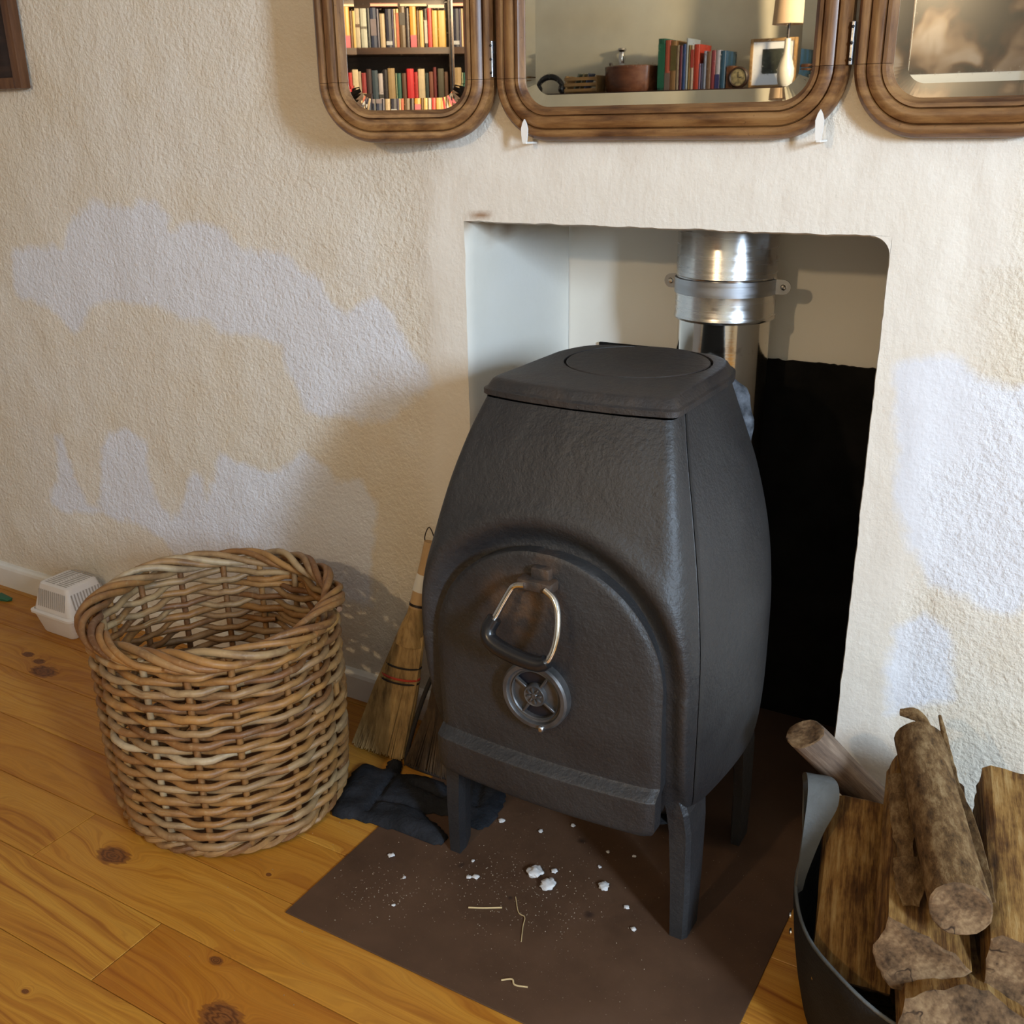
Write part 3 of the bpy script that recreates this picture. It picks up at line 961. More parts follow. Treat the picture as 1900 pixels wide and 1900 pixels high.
# door handle: lug, chromed bail and black grip
lug = bmesh.new()
add_box(lug, X0 - 0.028, X0 + 0.030, 1.183, 1.212, 0.612, 0.629, 0.005, 2)
add_box(lug, X0 - 0.012, X0 + 0.020, 1.196, 1.214, 0.620, 0.646, 0.006, 2)
lo_ = bm_obj('handle_lug', lug, MT['iron'], None, True)
rust_attr(lo_, lambda c: 0.6)
local(lo_, stove)
hy0, hy1 = 1.184, 1.150
def hp(x, z): return Vector((X0 + x + 0.006, hy0 + (hy1 - hy0) * (0.62 - z) / 0.09, z))
bail = catmull([hp(-0.020, 0.620), hp(-0.036, 0.616), hp(-0.044, 0.604), hp(-0.060, 0.566), hp(-0.067, 0.549), hp(-0.061, 0.534), hp(-0.030, 0.524), hp(0.016, 0.519), hp(0.034, 0.524), hp(0.043, 0.540), hp(0.045, 0.566), hp(0.040, 0.594), hp(0.030, 0.611), hp(0.014, 0.620)], 6)
hb = tube('handle_bail', bail, 0.0052, MT['chrome'], None, 10)
local(hb, stove)
gi = [p for p in bail if p.z < 0.545 and p.x < X0 + 0.043 or (p.z < 0.566 and p.x < X0)]
gr = tube('handle_grip', gi, [0.0112 + 0.0014 * math.sin(PI * i / (len(gi) - 1)) for i in range(len(gi))], MT['black'], None, 12)
local(gr, stove)

# round air vent with spoked wheel
VZ, VY = 0.437, 1.1970
def vent_part(name, bm, mat):
    o = bm_obj(name, bm, mat, None, True, 40)
    rust_attr(o, lambda c: 0.15)
    return o
ven = lathe('vent_rim', [(0.0565, 0.004), (0.0565, -0.012), (0.0535, -0.015), (0.0475, -0.015), (0.0455, -0.012), (0.0455, -0.0095), (0.0425, -0.0085), (0.0405, -0.0105), (0.0390, -0.0085), (0.0390, 0.003)], MT['worniron'], None, 56, 'y', (X0, VY, VZ), False)
rust_attr(ven, lambda c: 0.25 if c.x > X0 + 0.03 else 0.05)
local(ven, stove)
vd = lathe('vent_shade_disc', [(0.0395, -0.0012), (0.0395, -0.0008)], MT['ventshade'], None, 40, 'y', (X0, VY, VZ))  # solid black disc on the door, painting the shade of the open quadrants
local(vd, stove)
bm = bmesh.new()
for k, aa in enumerate((58, 148, 238, 328)):
    t = math.radians(aa)
    m = Matrix.Translation((X0, VY - 0.006, VZ)) @ Matrix.Rotation(-t, 4, 'Y')
    add_box(bm, 0.014, 0.0405, -0.004, 0.003, -0.0022, 0.0022, 0.001, 1, m)
# two closed quadrants of the damper wheel
for c0, c1 in ((-32, 58), (148, 238)):
    pv = []
    for k in range(13):
        t = math.radians(c0 + (c1 - c0) * k / 12)
        pv.append((bm.verts.new((X0 + 0.0395 * math.cos(t), VY - 0.004, VZ + 0.0395 * math.sin(t))), bm.verts.new((X0 + 0.012 * math.cos(t), VY - 0.004, VZ + 0.012 * math.sin(t)))))
    for k in range(12):
        bm.faces.new((pv[k][0], pv[k + 1][0], pv[k + 1][1], pv[k][1]))
local(vent_part('vent_wheel', bm, MT['worniron']), stove)
hub = lathe('vent_hub', [(0.0185, -0.002), (0.0185, -0.010), (0.017, -0.0125), (0.0155, -0.0115), (0.006, -0.0115), (0.004, -0.0135), (0.0, -0.0135)], MT['worniron'], None, 32, 'y', (X0, VY, VZ), True)
rust_attr(hub, lambda c: 0)
bm = bmesh.new()
for k in range(8):
    t = 2 * PI * k / 8 + 0.2
    m = Matrix.Translation((X0, VY - 0.0125, VZ)) @ Matrix.Rotation(-t, 4, 'Y') @ Matrix.Translation((0.0095, 0, 0)) @ Matrix.Diagonal((1, 0.5, 0.5, 1))
    r = bmesh.ops.create_icosphere(bm, subdivisions=1, radius=0.0052, matrix=m)
local(hub, stove)
lf = vent_part('vent_rosette', bm, MT['worniron'])
local(lf, stove)
bm = bmesh.new()
add_box(bm, X0 + 0.010, X0 + 0.019, VY - 0.020, VY - 0.008, VZ - 0.056, VZ - 0.046, 0.002, 1)
local(vent_part('vent_tab', bm, MT['zinc']), stove)

# top plate with the round hotplate
TP = (0.161, 0.160, 1.294, 1.652, 0.104)
layers = [(0.8625, -0.012), (0.8622, 0.0), (0.8632, 0.0012), (0.8712, 0.0012), (0.8726, 0.0), (0.8733, -0.0024), (0.8750, -0.0036), (0.8845, -0.0092), (0.8870, -0.0125), (0.888, -0.017)]
TV, TF = [], []
for z, gw in layers:
    fr, sh = plan(TP, 44, 40, gw, 0.02, 1.0)
    ol = fr + sh[1:-1]
    TV += [(X0 + p.x, p.y, z) for p in ol]
no = len(ol)
for j in range(len(layers) - 1):
    for i in range(no):
        TF.append((j * no + i, j * no + (i + 1) % no, (j + 1) * no + (i + 1) % no, (j + 1) * no + i))
HC, HR = Vector((X0 + 0.006, 1.528)), 0.117
base = (len(layers) - 1) * no
for rr_, z in ((HR + 0.0042, 0.888), (HR + 0.0036, 0.880), (0.02, 0.880)):
    for i in range(no):
        p = Vector(TV[base + i][:2]) - HC
        d = p.normalized()
        TV.append((HC.x + d.x * rr_, HC.y + d.y * rr_, z))
for j in range(len(layers) - 1, len(layers) + 2):
    for i in range(no):
        TF.append((j * no + i, j * no + (i + 1) % no, (j + 1) * no + (i + 1) % no, (j + 1) * no + i))
tp = mesh_from('top_plate', TV, TF, MT['iron'], None, True, 40)
rust_attr(tp, lambda c: 0.12)
local(tp, stove)
hpz = lathe('hotplate', [(HR, 0.8825), (HR, 0.8870), (HR - 0.0012, 0.8882), (0.0, 0.8885)], MT['iron'], None, 72, 'z', (HC.x, HC.y, 0))
rust_attr(hpz, lambda c: 0.12)
local(hpz, stove)

# four tapered angle legs
def leg(sx, front):
    # outer corner chamfered; section shrinks towards the foot
    V, F = [], []
    secs = [(0.003, 0.232, 0.205, 1.268, 1.322), (0.10, 0.233, 0.203, 1.266, 1.328), (0.21, 0.231, 0.197, 1.264, 1.336), (0.246, 0.226, 0.192, 1.262, 1.343), (0.30, 0.205, 0.175, 1.266, 1.345)]
    for z, xo, xi, ya, yb in secs:
        ring = [(xi, ya), (xo - 0.006, ya), (xo, ya + 0.009), (xo, yb), (xo - 0.016, yb), (xi, ya + 0.022)]
        for x, y in ring:
            yy = y if front else 2 * 1.43 - y
            V.append((X0 + sx * x, yy, z))
    n = 6
    for j in range(len(secs) - 1):
        for i in range(n):
            F.append((j * n + i, j * n + (i + 1) % n, (j + 1) * n + (i + 1) % n, (j + 1) * n + i))
    F.append(tuple(range(n)))
    F.append(tuple((len(secs) - 1) * n + i for i in range(n)))
    bm = bmesh.new()
    vs = [bm.verts.new(v) for v in V]
    for f in F: bm.faces.new([vs[i] for i in f])
    o = bm_obj('leg', bm, MT['iron'], None, False)
    rust_attr(o, lambda c: 0.0)
    local(o, stove)
for sx in (1, -1):
    for fr_ in (True, False):
        leg(sx, fr_)

# ================================================================== FLUE PIPE
PX, PY = -0.656, 1.922
flue = empty('flue_pipe', (PX, PY, 0.62), 'shiny stainless steel flue pipe rising behind the stove', 'flue pipe')
o = lathe('upper_pipe', [(0.092, 0.898), (0.0955, 0.900), (0.0965, 0.903), (0.0955, 0.906), (0.0945, 0.909), (0.0945, 0.978), (0.0952, 0.980), (0.0945, 0.982), (0.0945, 1.69)], MT['steel'], None, 72, 'z', (PX, PY, 0), False)
local(o, flue)
o = lathe('lower_pipe', [(0.0885, 0.60), (0.0885, 0.90)], mat_steel('polished_flue_steel', 0.10, (0.70, 0.68, 0.64)), None, 72, 'z', (PX, PY, 0), False)
local(o, flue)
# rear outlet elbow with lumpy fire cement
o = tube('flue_elbow', [(PX, 1.64, 0.70), (PX, 1.78, 0.70), (PX, 1.86, 0.70)], [0.075, 0.075, 0.072], MT['iron'], None, 40)
rust_attr(o, lambda c: 0.3)
local(o, flue)
cv, cf = [], []
path = []
for k in range(48):
    t = 2 * PI * k / 48
    path.append(Vector((PX + 0.090 * math.cos(t), 1.80 + 0.012 * math.sin(3 * t), 0.722 + 0.090 * math.sin(t))))
cv, cf = tube_geo(path, [0.020 + 0.009 * noise.noise(p * 50) for p in path], 10, True)
local(mesh_from('cement_collar', cv, cf, MT['cement'], None, True), flue)
# strap bracket: half ring with two screwed tabs
bv_, bf_ = [], []
zb, hb_ = 0.962, 0.014
nseg = 40
for k in range(nseg + 1):
    t = PI + PI * k / nseg
    for r, z in ((0.0950, zb - hb_), (0.0975, zb - hb_), (0.0975, zb + hb_), (0.0950, zb + hb_)):
        bv_.append((PX + r * math.cos(t), PY + r * math.sin(t), z))
for k in range(nseg):
    for i in range(4):
        a = k * 4
        bf_.append((a + i, a + (i + 1) % 4, a + 4 + (i + 1) % 4, a + 4 + i))
bm = bmesh.new()
vs = [bm.verts.new(v) for v in bv_]
for f in bf_: bm.faces.new([vs[i] for i in f])
local(bm_obj('strap_band', bm, MT['zinc'], None, True, 40), flue)
for sx in (-1, 1):
    bm = bmesh.new()
    prof = [(0.0955, -0.0135), (0.112, -0.0135)] + [(0.112 + 0.0135 * math.sin(PI * k / 8), -0.0135 * math.cos(PI * k / 8)) for k in range(1, 8)] + [(0.112, 0.0135), (0.0955, 0.0135)]
    A = [bm.verts.new((PX + sx * x, PY - 0.002, zb + z)) for x, z in prof]
    B = [bm.verts.new((PX + sx * x, PY + 0.001, zb + z)) for x, z in prof]
    n = len(prof)
    bm.faces.new(A); bm.faces.new(B[::-1])
    for i in range(n): bm.faces.new((A[i], A[(i + 1) % n], B[(i + 1) % n], B[i]))
    local(bm_obj('strap_tab', bm, MT['zinc'], None), flue)
    s_ = lathe('screw', [(0.0055, -0.002), (0.0055, -0.004), (0.004, -0.0055), (0.0, -0.0058)], MT['chrome'], None, 16, 'y', (PX + sx * 0.112, PY, zb))
    local(s_, flue)

# ================================================================== WICKER BASKET
BC = Vector((-1.383, 1.222))
basket = empty('wicker_basket', (BC.x, BC.y, 0.0015), 'large empty round willow basket with twisted rope rim on the pine floor', 'basket')
NS = 17
brn = random.Random(11)
st_ang = [2 * PI * k / NS + brn.uniform(-0.03, 0.03) + 0.10 for k in range(NS)]
def brad(z):
    return interp([(0.0, 0.208), (0.06, 0.217), (0.16, 0.222), (0.28, 0.222), (0.36, 0.222), (0.42, 0.224)], z)[0]
def bpt(a, r, z, wob=True):
    q = 1 + (0.018 * math.cos(2 * a + 0.7) + 0.010 * math.cos(3 * a + 2)) if wob else 1
    return Vector((r * q * math.cos(a), r * q * math.sin(a), z))
for k in range(NS):
    a = st_ang[k]
    path = [bpt(a, brad(z), z) for z in [0.012 + i * 0.0495 for i in range(9)]]
    tube('stake', path, 0.0062, MT['willow'], basket, 8)
nrow = 27
AMP = 0.0105
zrow = [0.026 + 0.01365 * k for k in range(nrow)]
stake_dz = [[brn.uniform(-0.0018, 0.0018) for _ in range(NS)] for _ in range(nrow)]
for r in range(nrow):
    # three rods make one round; the ends tuck behind a stake
    start = brn.randrange(NS)
    lens = [6, 6, 5]
    rr = 0.0070 + brn.uniform(-0.0009, 0.0008)
    for ln in lens:
        rr = rr + brn.uniform(-0.0005, 0.0005)
        path, rad = [], []
        sub = 6
        for i in range(-2, ln * sub + 3):
            f = i / sub
            k0 = math.floor(f)
            t = f - k0
            ka, kb = (start + k0) % NS, (start + k0 + 1) % NS
            a0 = st_ang[ka]
            a1 = st_ang[kb]
            if a1 < a0: a1 += 2 * PI
            a = a0 + (a1 - a0) * t
            p0 = 1 if (start + k0 + r) % 2 == 0 else -1
            c = math.cos(PI * t)
            c = math.copysign(abs(c) ** 0.8, c)
            dz = stake_dz[r][ka] * (1 - t) + stake_dz[r][kb] * t
            z = zrow[r] + dz + 0.0025 * math.sin(PI * 2 * t) * p0 * (1 if r % 2 else -1) + 0.0025 * p0 * c
            path.append(bpt(a, brad(z) + AMP * p0 * c, z))
            rad.append(rr * (0.8 if i in (-2, ln * sub + 2) else 1))
        V, F = tube_geo(path, rad, 7)
        mesh_from('weaver', V, F, MT['willow'], basket, True, 60)
        start = (start + ln) % NS
# twisted foot
for q in range(3):
    path = []
    for k in range(150):
        a = 2 * PI * k / 150
        ph = a * 13 + 2 * PI * q / 3
        path.append(bpt(a, 0.212 + 0.009 * math.cos(ph), 0.0125 + 0.0048 * math.sin(ph)))
    tube('foot_strand', path, 0.0062, MT['willow'], basket, 7, True)
# rope border: long rods sweeping over the rim
NR = 28
for q in range(NR):
    a0 = 2 * PI * q / NR + brn.uniform(-0.02, 0.02)
    span = math.radians(86 + brn.uniform(-10, 10))
    path, rad = [], []
    rk = 0.0066 + brn.uniform(-0.0008, 0.001)
    for k in range(23):
        t = k / 22
        a = a0 + span * t
        ph = math.radians(-160 + 450 * t)
        mr = 0.0142 + 0.0020 * math.sin(a * 5) + brn.uniform(-0.0006, 0.0006)
        path.append(bpt(a, 0.2255 + mr * 1.20 * math.cos(PI - ph), 0.4105 + mr * 0.92 * math.sin(PI - ph)))
        rad.append(rk * (0.75 if k in (0, 22) else 1))
    tube('border_strand', path, rad, MT['willow'], basket, 8)
bs = lathe('base', [(0.0, 0.010), (0.196, 0.010), (0.196, 0.018), (0.0, 0.018)], MT['willow'], basket, 48, 'z', (0, 0, 0), False)

# ================================================================== WHITE CARRIER
wc = empty('slotted_box', (-2.285, 1.535, 0.0004), 'small white plastic box with slotted lid on the floor left of the basket', 'box')
def frustum(bm, secs, nx=6):
    rings = []
    for (x0, x1, y0, y1, z, r) in secs:
        ring = []
        for cx, cy, a0 in ((x1 - r, y0 + r, -90), (x1 - r, y1 - r, 0), (x0 + r, y1 - r, 90), (x0 + r, y0 + r, 180)):
            for k in range(nx):
                t = math.radians(a0 + 90 * k / (nx - 1))
                ring.append(bm.verts.new((cx + r * math.cos(t), cy + r * math.sin(t), z)))
        rings.append(ring)
    n = len(rings[0])
    for a, b in zip(rings[:-1], rings[1:]):
        for i in range(n):
            bm.faces.new((a[i], a[(i + 1) % n], b[(i + 1) % n], b[i]))
    return rings
def fr_rect(z):          # lid cross section shrinking upwards
    t = (z - 0.064) / (0.140 - 0.064)
    return (-0.080 + 0.017 * t, 0.071 - 0.017 * t, -0.062 + 0.016 * t, 0.068 - 0.014 * t)
bm = bmesh.new()
R_ = frustum(bm, [(-0.058, 0.060, -0.054, 0.060, 0.0, 0.012), (-0.062, 0.064, -0.056, 0.062, 0.004, 0.014), (-0.082, 0.074, -0.064, 0.070, 0.054, 0.014)])
bm.faces.new(R_[0][::-1])
bm_obj('tray', bm, MT['whiteplastic'], wc, True, 40)
bm = bmesh.new()
frustum(bm, [(-0.084, 0.076, -0.066, 0.072, 0.0535, 0.014), (-0.090, 0.080, -0.070, 0.074, 0.056, 0.016), (-0.090, 0.080, -0.070, 0.074, 0.062, 0.016), (-0.081, 0.072, -0.063, 0.069, 0.0655, 0.014)])
bm_obj('flange', bm, MT['whiteplastic'], wc, True, 40)
bm = bmesh.new()
x0, x1, y0, y1 = fr_rect(0.064); a0_, a1_, b0_, b1_ = fr_rect(0.134); c0_, c1_, d0_, d1_ = fr_rect(0.140)
R_ = frustum(bm, [(x0, x1, y0, y1, 0.064, 0.014), (a0_, a1_, b0_, b1_, 0.130, 0.014), (c0_ + .001, c1_ - .001, d0_ + .001, d1_ - .001, 0.1365, 0.014), (c0_ + .008, c1_ - .008, d0_ + .008, d1_ - .008, 0.1395, 0.012)])
bm.faces.new(R_[-1])
lid = bm_obj('lid', bm, MT['whiteplastic'], wc, True, 40)
bm = bmesh.new()
for k in range(14):                                          # front slots
    x = -0.056 + 0.0078 * k
    for (za, zb_) in ((0.078, 0.124),):
        ya = fr_rect(za)[2]; yb = fr_rect(zb_)[2]
        pts = [(x, ya - 0.0008, za), (x + 0.0034, ya - 0.0008, za), (x + 0.0034, yb - 0.0008, zb_), (x, yb - 0.0008, zb_)]
        bm.faces.new([bm.verts.new(p) for p in pts])
for k in range(11):                                          # right side slots
    y = -0.040 + 0.0092 * k
    za, zb_ = 0.080, 0.122
    xa, xb = fr_rect(za)[1], fr_rect(zb_)[1]
    pts = [(xa + 0.0008, y, za), (xa + 0.0008, y + 0.004, za), (xb + 0.0008, y + 0.004, zb_), (xb + 0.0008, y, zb_)]
    bm.faces.new([bm.verts.new(p) for p in pts])
for row in (0, 1):                                           # two rows of slots in the top
    for k in range(12):
        y = -0.036 + 0.0080 * k
        xa = -0.046 + row * 0.047
        pts = [(xa, y, 0.1399), (xa + 0.040, y, 0.1399), (xa + 0.040, y + 0.0038, 0.1399), (xa, y + 0.0038, 0.1399)]
        bm.faces.new([bm.verts.new(p) for p in pts])
bm_obj('lid_slot_shade', bm, MT['slot'], lid)['kind'] = 'stuff'  # flat quads on the closed lid, slot shade put into their grey

# bit of green on the floor by the skirting
bm = bmesh.new()
gv = [(-0.03, -0.012), (0.0, -0.016), (0.034, -0.008), (0.042, 0.004), (0.016, 0.012), (-0.02, 0.012)]
A = [bm.verts.new((x, y, 0.004 + 0.006 * (i % 2))) for i, (x, y) in enumerate(gv)]
B = [bm.verts.new((x * 0.9, y * 0.9, 0.0)) for x, y in gv]
bm.faces.new(A); bm.faces.new(B[::-1])
for i in range(6): bm.faces.new((A[i], A[(i + 1) % 6], B[(i + 1) % 6], B[i]))
o = bm_obj('green_leaf', bm, MT['green'])
o.location = (-2.625, 1.55, 0.0006)
tag(o, 'small dark green scrap on the floor at the left end of the skirting', 'leaf')

# ================================================================== HAND BRUSHES
def pix_fan(name, top, topw, bot, botw, thick, n, mat, parent, curve=0.0, seed=1, sect=6):
    """bundle of bristles from a narrow top to a wide flat bottom; one joined part"""
    rr = random.Random(seed)
    V, F = [], []
    top, bot = Vector(top), Vector(bot)
    for i in range(n):
        u = rr.uniform(-1, 1); v = rr.uniform(-1, 1)
        p0 = top + Vector((u * topw / 2, v * thick * 0.45 * math.sqrt(max(0.05, 1 - u * u)), rr.uniform(0, 0.01)))
        p1 = bot + Vector((u * botw / 2 + rr.uniform(-.003, .003), v * thick * 0.5, rr.uniform(0, 0.010) + 0.001))
        mid = p0.lerp(p1, 0.45) + Vector((u * curve, 0, 0))
        V, F = tube_geo([p0, mid, p1], [0.0016, 0.0017, 0.0011], 3, False, True, V, F)
    return mesh_from(name, V, F, mat, parent, False)
whisk = empty('hand_broom', (-1.212, 1.47, 0.0), 'straw hand broom with red and black stitching leaning on the wall behind the stove', 'broom')
def wl(x, y, z): return (x + 1.19, y - 1.47, z)
pix_fan('bristles', wl(-1.130, 1.525, 0.260), 0.062, wl(-1.182, 1.462, 0.002), 0.125, 0.030, 760, MT['straw'], whisk, 0.004, 2)
def loopband(name, c, w, t, rad, mat, parent, tilt=0.0):
    path = [Vector((c[0] + w / 2 * math.cos(2 * PI * k / 28), c[1] + t / 2 * math.sin(2 * PI * k / 28), c[2] + tilt * math.cos(2 * PI * k / 28))) for k in range(28)]
    return tube(name, path, rad, mat, parent, 6, True)
loopband('stitching', wl(-1.142, 1.510, 0.200), 0.084, 0.036, 0.0022, MT['darkthread'], whisk, 0.002)
loopband('stitching', wl(-1.147, 1.504, 0.176), 0.092, 0.037, 0.0026, MT['red'], whisk, 0.002)
loopband('stitching', wl(-1.149, 1.502, 0.167), 0.094, 0.037, 0.0022, MT['darkthread'], whisk, 0.002)
sh_ = tube('binding', [wl(-1.132, 1.523, 0.25), wl(-1.128, 1.528, 0.285), wl(-1.124, 1.533, 0.310), wl(-1.121, 1.537, 0.33)], [0.034, 0.024, 0.017, 0.0155], MT['straw'], whisk, 16)
tube('handle', [wl(-1.121, 1.536, 0.325), wl(-1.115, 1.548, 0.37), wl(-1.108, 1.562, 0.42), wl(-1.104, 1.572, 0.462)], [0.0165, 0.0155, 0.0145, 0.0135], MT['paleWood'], whisk, 16)
tube('tape_band', [wl(-1.1165, 1.545, 0.360), wl(-1.111, 1.555, 0.395)], [0.0164, 0.0156], MT['tape'], whisk, 16)
tube('wire_band', [wl(-1.1205, 1.537, 0.329), wl(-1.1198, 1.5385, 0.334)], [0.0172, 0.0172], MT['wire'], whisk, 16)
tube('hanging_loop', catmull([wl(-1.113, 1.57, 0.448), wl(-1.118, 1.572, 0.470), wl(-1.108, 1.575, 0.492), wl(-1.096, 1.574, 0.470), wl(-1.098, 1.571, 0.448)], 5), 0.0013, MT['wire'], whisk, 6)
dkb = empty('hearth_brush', (-1.075, 1.45, 0.0), 'dark brown edged brush standing between the straw broom and the stove', 'brush')
def kl(x, y, z): return (x + 1.075, y - 1.45, z)
pix_fan('bristles', kl(-1.045, 1.505, 0.235), 0.05, kl(-1.068, 1.452, 0.002), 0.118, 0.022, 520, MT['darkstraw'], dkb, -0.012, 5)
tube('edge_binding', catmull([kl(-1.052, 1.497, 0.238), kl(-1.078, 1.49, 0.205), kl(-1.100, 1.475, 0.140), kl(-1.118, 1.462, 0.07), kl(-1.128, 1.454, 0.018), kl(-1.118, 1.448, 0.006), kl(-1.06, 1.446, 0.005), kl(-1.02, 1.448, 0.006)], 5), 0.0048, MT['darkthread'], dkb, 8)
tube('handle', [kl(-1.045, 1.505, 0.225), kl(-1.03, 1.54, 0.36)], [0.02, 0.012], MT['dkwood'], dkb, 12)

# ================================================================== STOVE GLOVES
def flat_glove(name, outline, label, h, loc, seed, creases):
    """lying glove: outline on the floor, puffed up with folds"""
    P = catmull([Vector((x, y, 0)) for x, y in outline], 6, True)
    xs2 = np.array([p.x for p in P]); ys2 = np.array([p.y for p in P])
    poly = [(p.x, p.y) for p in P]
    step = 0.006
    gx = np.arange(xs2.min(), xs2.max() + step, step); gy = np.arange(ys2.min(), ys2.max() + step, step)
    GX, GY = np.meshgrid(gx, gy)
    SD = -poly_sd(GX, GY, poly)
    idx = {}
    V, F = [], []
    for j in range(len(gy)):
        for i in range(len(gx)):
            d = SD[j, i]
            if d > -0.75 * step:
                d = max(0, d)
                x, y = GX[j, i], GY[j, i]
                q = Vector((x * 16, y * 16, seed))
                hh = h * (1 - math.exp(-d / 0.010)) * (0.80 + 0.38 * noise.noise(q) + 0.16 * noise.noise(q * 2.6))
                for (cx, cy, dx, dy, w_) in creases:
                    s = abs((x - cx) * dy - (y - cy) * dx)
                    t = (x - cx) * dx + (y - cy) * dy
                    if 0 < t < w_: hh *= 1 - 0.72 * math.exp(-(s / 0.006) ** 2)
                idx[(i, j)] = len(V)
                V.append((x, y, max(0.0012, hh + 0.002)))
    for j in range(len(gy) - 1):
        for i in range(len(gx) - 1):
            c = [(i, j), (i + 1, j), (i + 1, j + 1), (i, j + 1)]
            if all(k in idx for k in c): F.append([idx[k] for k in c])
            elif sum(k in idx for k in c) == 3: F.append([idx[k] for k in c if k in idx])
    # underside
    n = len(V)
    edges = {}
    for f in F:
        for a_, b_ in zip(f, f[1:] + f[:1]):
            edges[(a_, b_)] = 1
    border = [(a_, b_) for (a_, b_) in edges if (b_, a_) not in edges]
    V += [(x, y, 0.0) for x, y, z in V]
    F += [[i + n for i in f][::-1] for f in F]
    F += [[b_, a_, a_ + n, b_ + n] for a_, b_ in border]
    o = mesh_from(name, V, F, MT['glove'], None, True, 70)
    o.location = loc
    return o
g1 = flat_glove('stove_glove', [(-1.205, 1.395), (-1.160, 1.250), (-1.105, 1.252), (-1.050, 1.260), (-0.985, 1.266), (-0.925, 1.268), (-0.918, 1.290), (-0.940, 1.306), (-0.985, 1.322), (-0.998, 1.336), (-0.950, 1.350), (-0.925, 1.372), (-0.935, 1.395), (-0.985, 1.402), (-1.010, 1.425), (-1.035, 1.430), (-1.085, 1.424), (-1.118, 1.410), (-1.130, 1.440), (-1.150, 1.448), (-1.160, 1.436), (-1.152, 1.408)],
                'g', 0.017, (0, 0, 0.0036), 3.0, [(-1.0, 1.335, -0.95, -0.2, 0.10), (-1.09, 1.27, -0.2, 0.97, 0.13), (-0.98, 1.38, -1, 0.1, 0.09)])
tag(g1, 'dark blue-grey suede stove glove lying flat between basket and stove leg', 'glove', None)
g2 = flat_glove('stove_glove', [(-0.985, 1.425), (-0.960, 1.372), (-0.925, 1.345), (-0.880, 1.345), (-0.872, 1.385), (-0.885, 1.445), (-0.915, 1.487), (-0.955, 1.492), (-0.985, 1.470)], 'g', 0.014, (0, 0, 0.0036), 9.0, [(-0.95, 1.47, 0.4, -0.9, 0.09)])
tag(g2, 'second dark suede glove, half hidden behind the left stove leg', 'glove', None)

# ================================================================== LOG BAG
BX, BYC = -0.012, 1.318
bag = empty('log_bag', (BX, BYC, 0.0004), 'dark felt log bag with grey strap handle, full of firewood', 'bag')
secs = [(0.0, 0.0), (0.225, 0.0), (0.240, 0.006), (0.252, 0.06), (0.262, 0.12), (0.268, 0.17), (0.270, 0.196), (0.2685, 0.1995), (0.2655, 0.1995), (0.264, 0.196), (0.262, 0.17), (0.256, 0.12), (0.246, 0.06), (0.233, 0.012), (0.218, 0.006), (0.0, 0.006)]
bv, bf = [], []
seg = 96
for i, (r, z) in enumerate(secs):
    for s in range(seg):
        a = 2 * PI * s / seg
        dip = 0.0
        if z > 0.03:
            k = (z / 0.2)
            dip = k * (0.010 * noise.noise(Vector((math.cos(a) * 2, math.sin(a) * 2, 4))) - 0.030 * max(0, math.sin(a)) ** 2)
        sag = 1 + 0.012 * math.sin(3 * a + 1) * (z / 0.2)
        bv.append((r * sag * math.cos(a), r * sag * math.sin(a) * 0.97, z + dip))
for i in range(len(secs) - 1):
    for s in range(seg):
        bf.append((i * seg + s, i * seg + (s + 1) % seg, (i + 1) * seg + (s + 1) % seg, (i + 1) * seg + s))
mesh_from('bag_body', bv, bf, MT['bag'], bag, True, 50)
# pale bound edge of the rim
path = [Vector(bv[7 * seg + s]).lerp(Vector(bv[8 * seg + s]), 0.5) + Vector((0, 0, 0.0008)) for s in range(seg)]
tube('rim_binding', path, 0.0027, MT['strap'], bag, 8, True)
# strap handle: ribbon rising from the rim and curling over
sp = catmull([(-0.262, 1.252, 0.190), (-0.262, 1.262, 0.215), (-0.259, 1.292, 0.270), (-0.256, 1.322, 0.308), (-0.266, 1.352, 0.324), (-0.284, 1.382, 0.306), (-0.291, 1.405, 0.262), (-0.293, 1.418, 0.200), (-0.288, 1.425, 0.140)], 6)
wd = catmull([(0.005, 0.014, 0.0), (0.010, 0.016, 0.0), (0.026, 0.014, -0.004), (0.044, 0.004, -0.006), (0.046, -0.002, 0.0), (0.036, 0.0, 0.01), (0.020, 0.020, 0.0), (0.010, 0.034, 0.0), (0.006, 0.040, 0.0)], 6)
V, F = [], []
for p, q in zip(sp, wd):
    nrm = q.cross(Vector((0, 0.6, 0.8))).normalized() * 0.0016
    for e, s in ((-0.5, 1), (0.5, 1), (0.5, -1), (-0.5, -1)):
        V.append(p + q * e + nrm * s - Vector((BX, BYC, 0.0004)))
for i in range(len(sp) - 1):
    for k in range(4):
        F.append((i * 4 + k, i * 4 + (k + 1) % 4, (i + 1) * 4 + (k + 1) % 4, (i + 1) * 4 + k))
F += [(0, 1, 2, 3), tuple(len(V) - 4 + k for k in (3, 2, 1, 0))]
mesh_from('strap_handle', V, F, MT['strap'], bag, True, 60)
for (a, z) in ((196, 0.150), (196, 0.120)):
    t = math.radians(a)
    r = 0.2665 if z > 0.14 else 0.2635
    o = lathe('rivet', [(0.005, 0.0), (0.005, -0.002), (0.003, -0.0032), (0.0, -0.0034)], MT['chrome'], None, 14, 'x', (0, 0, 0))
    o.parent = bag
    o.location = (r * math.cos(t), r * math.sin(t), z)
    o.rotation_euler = (0, 0, t - PI)

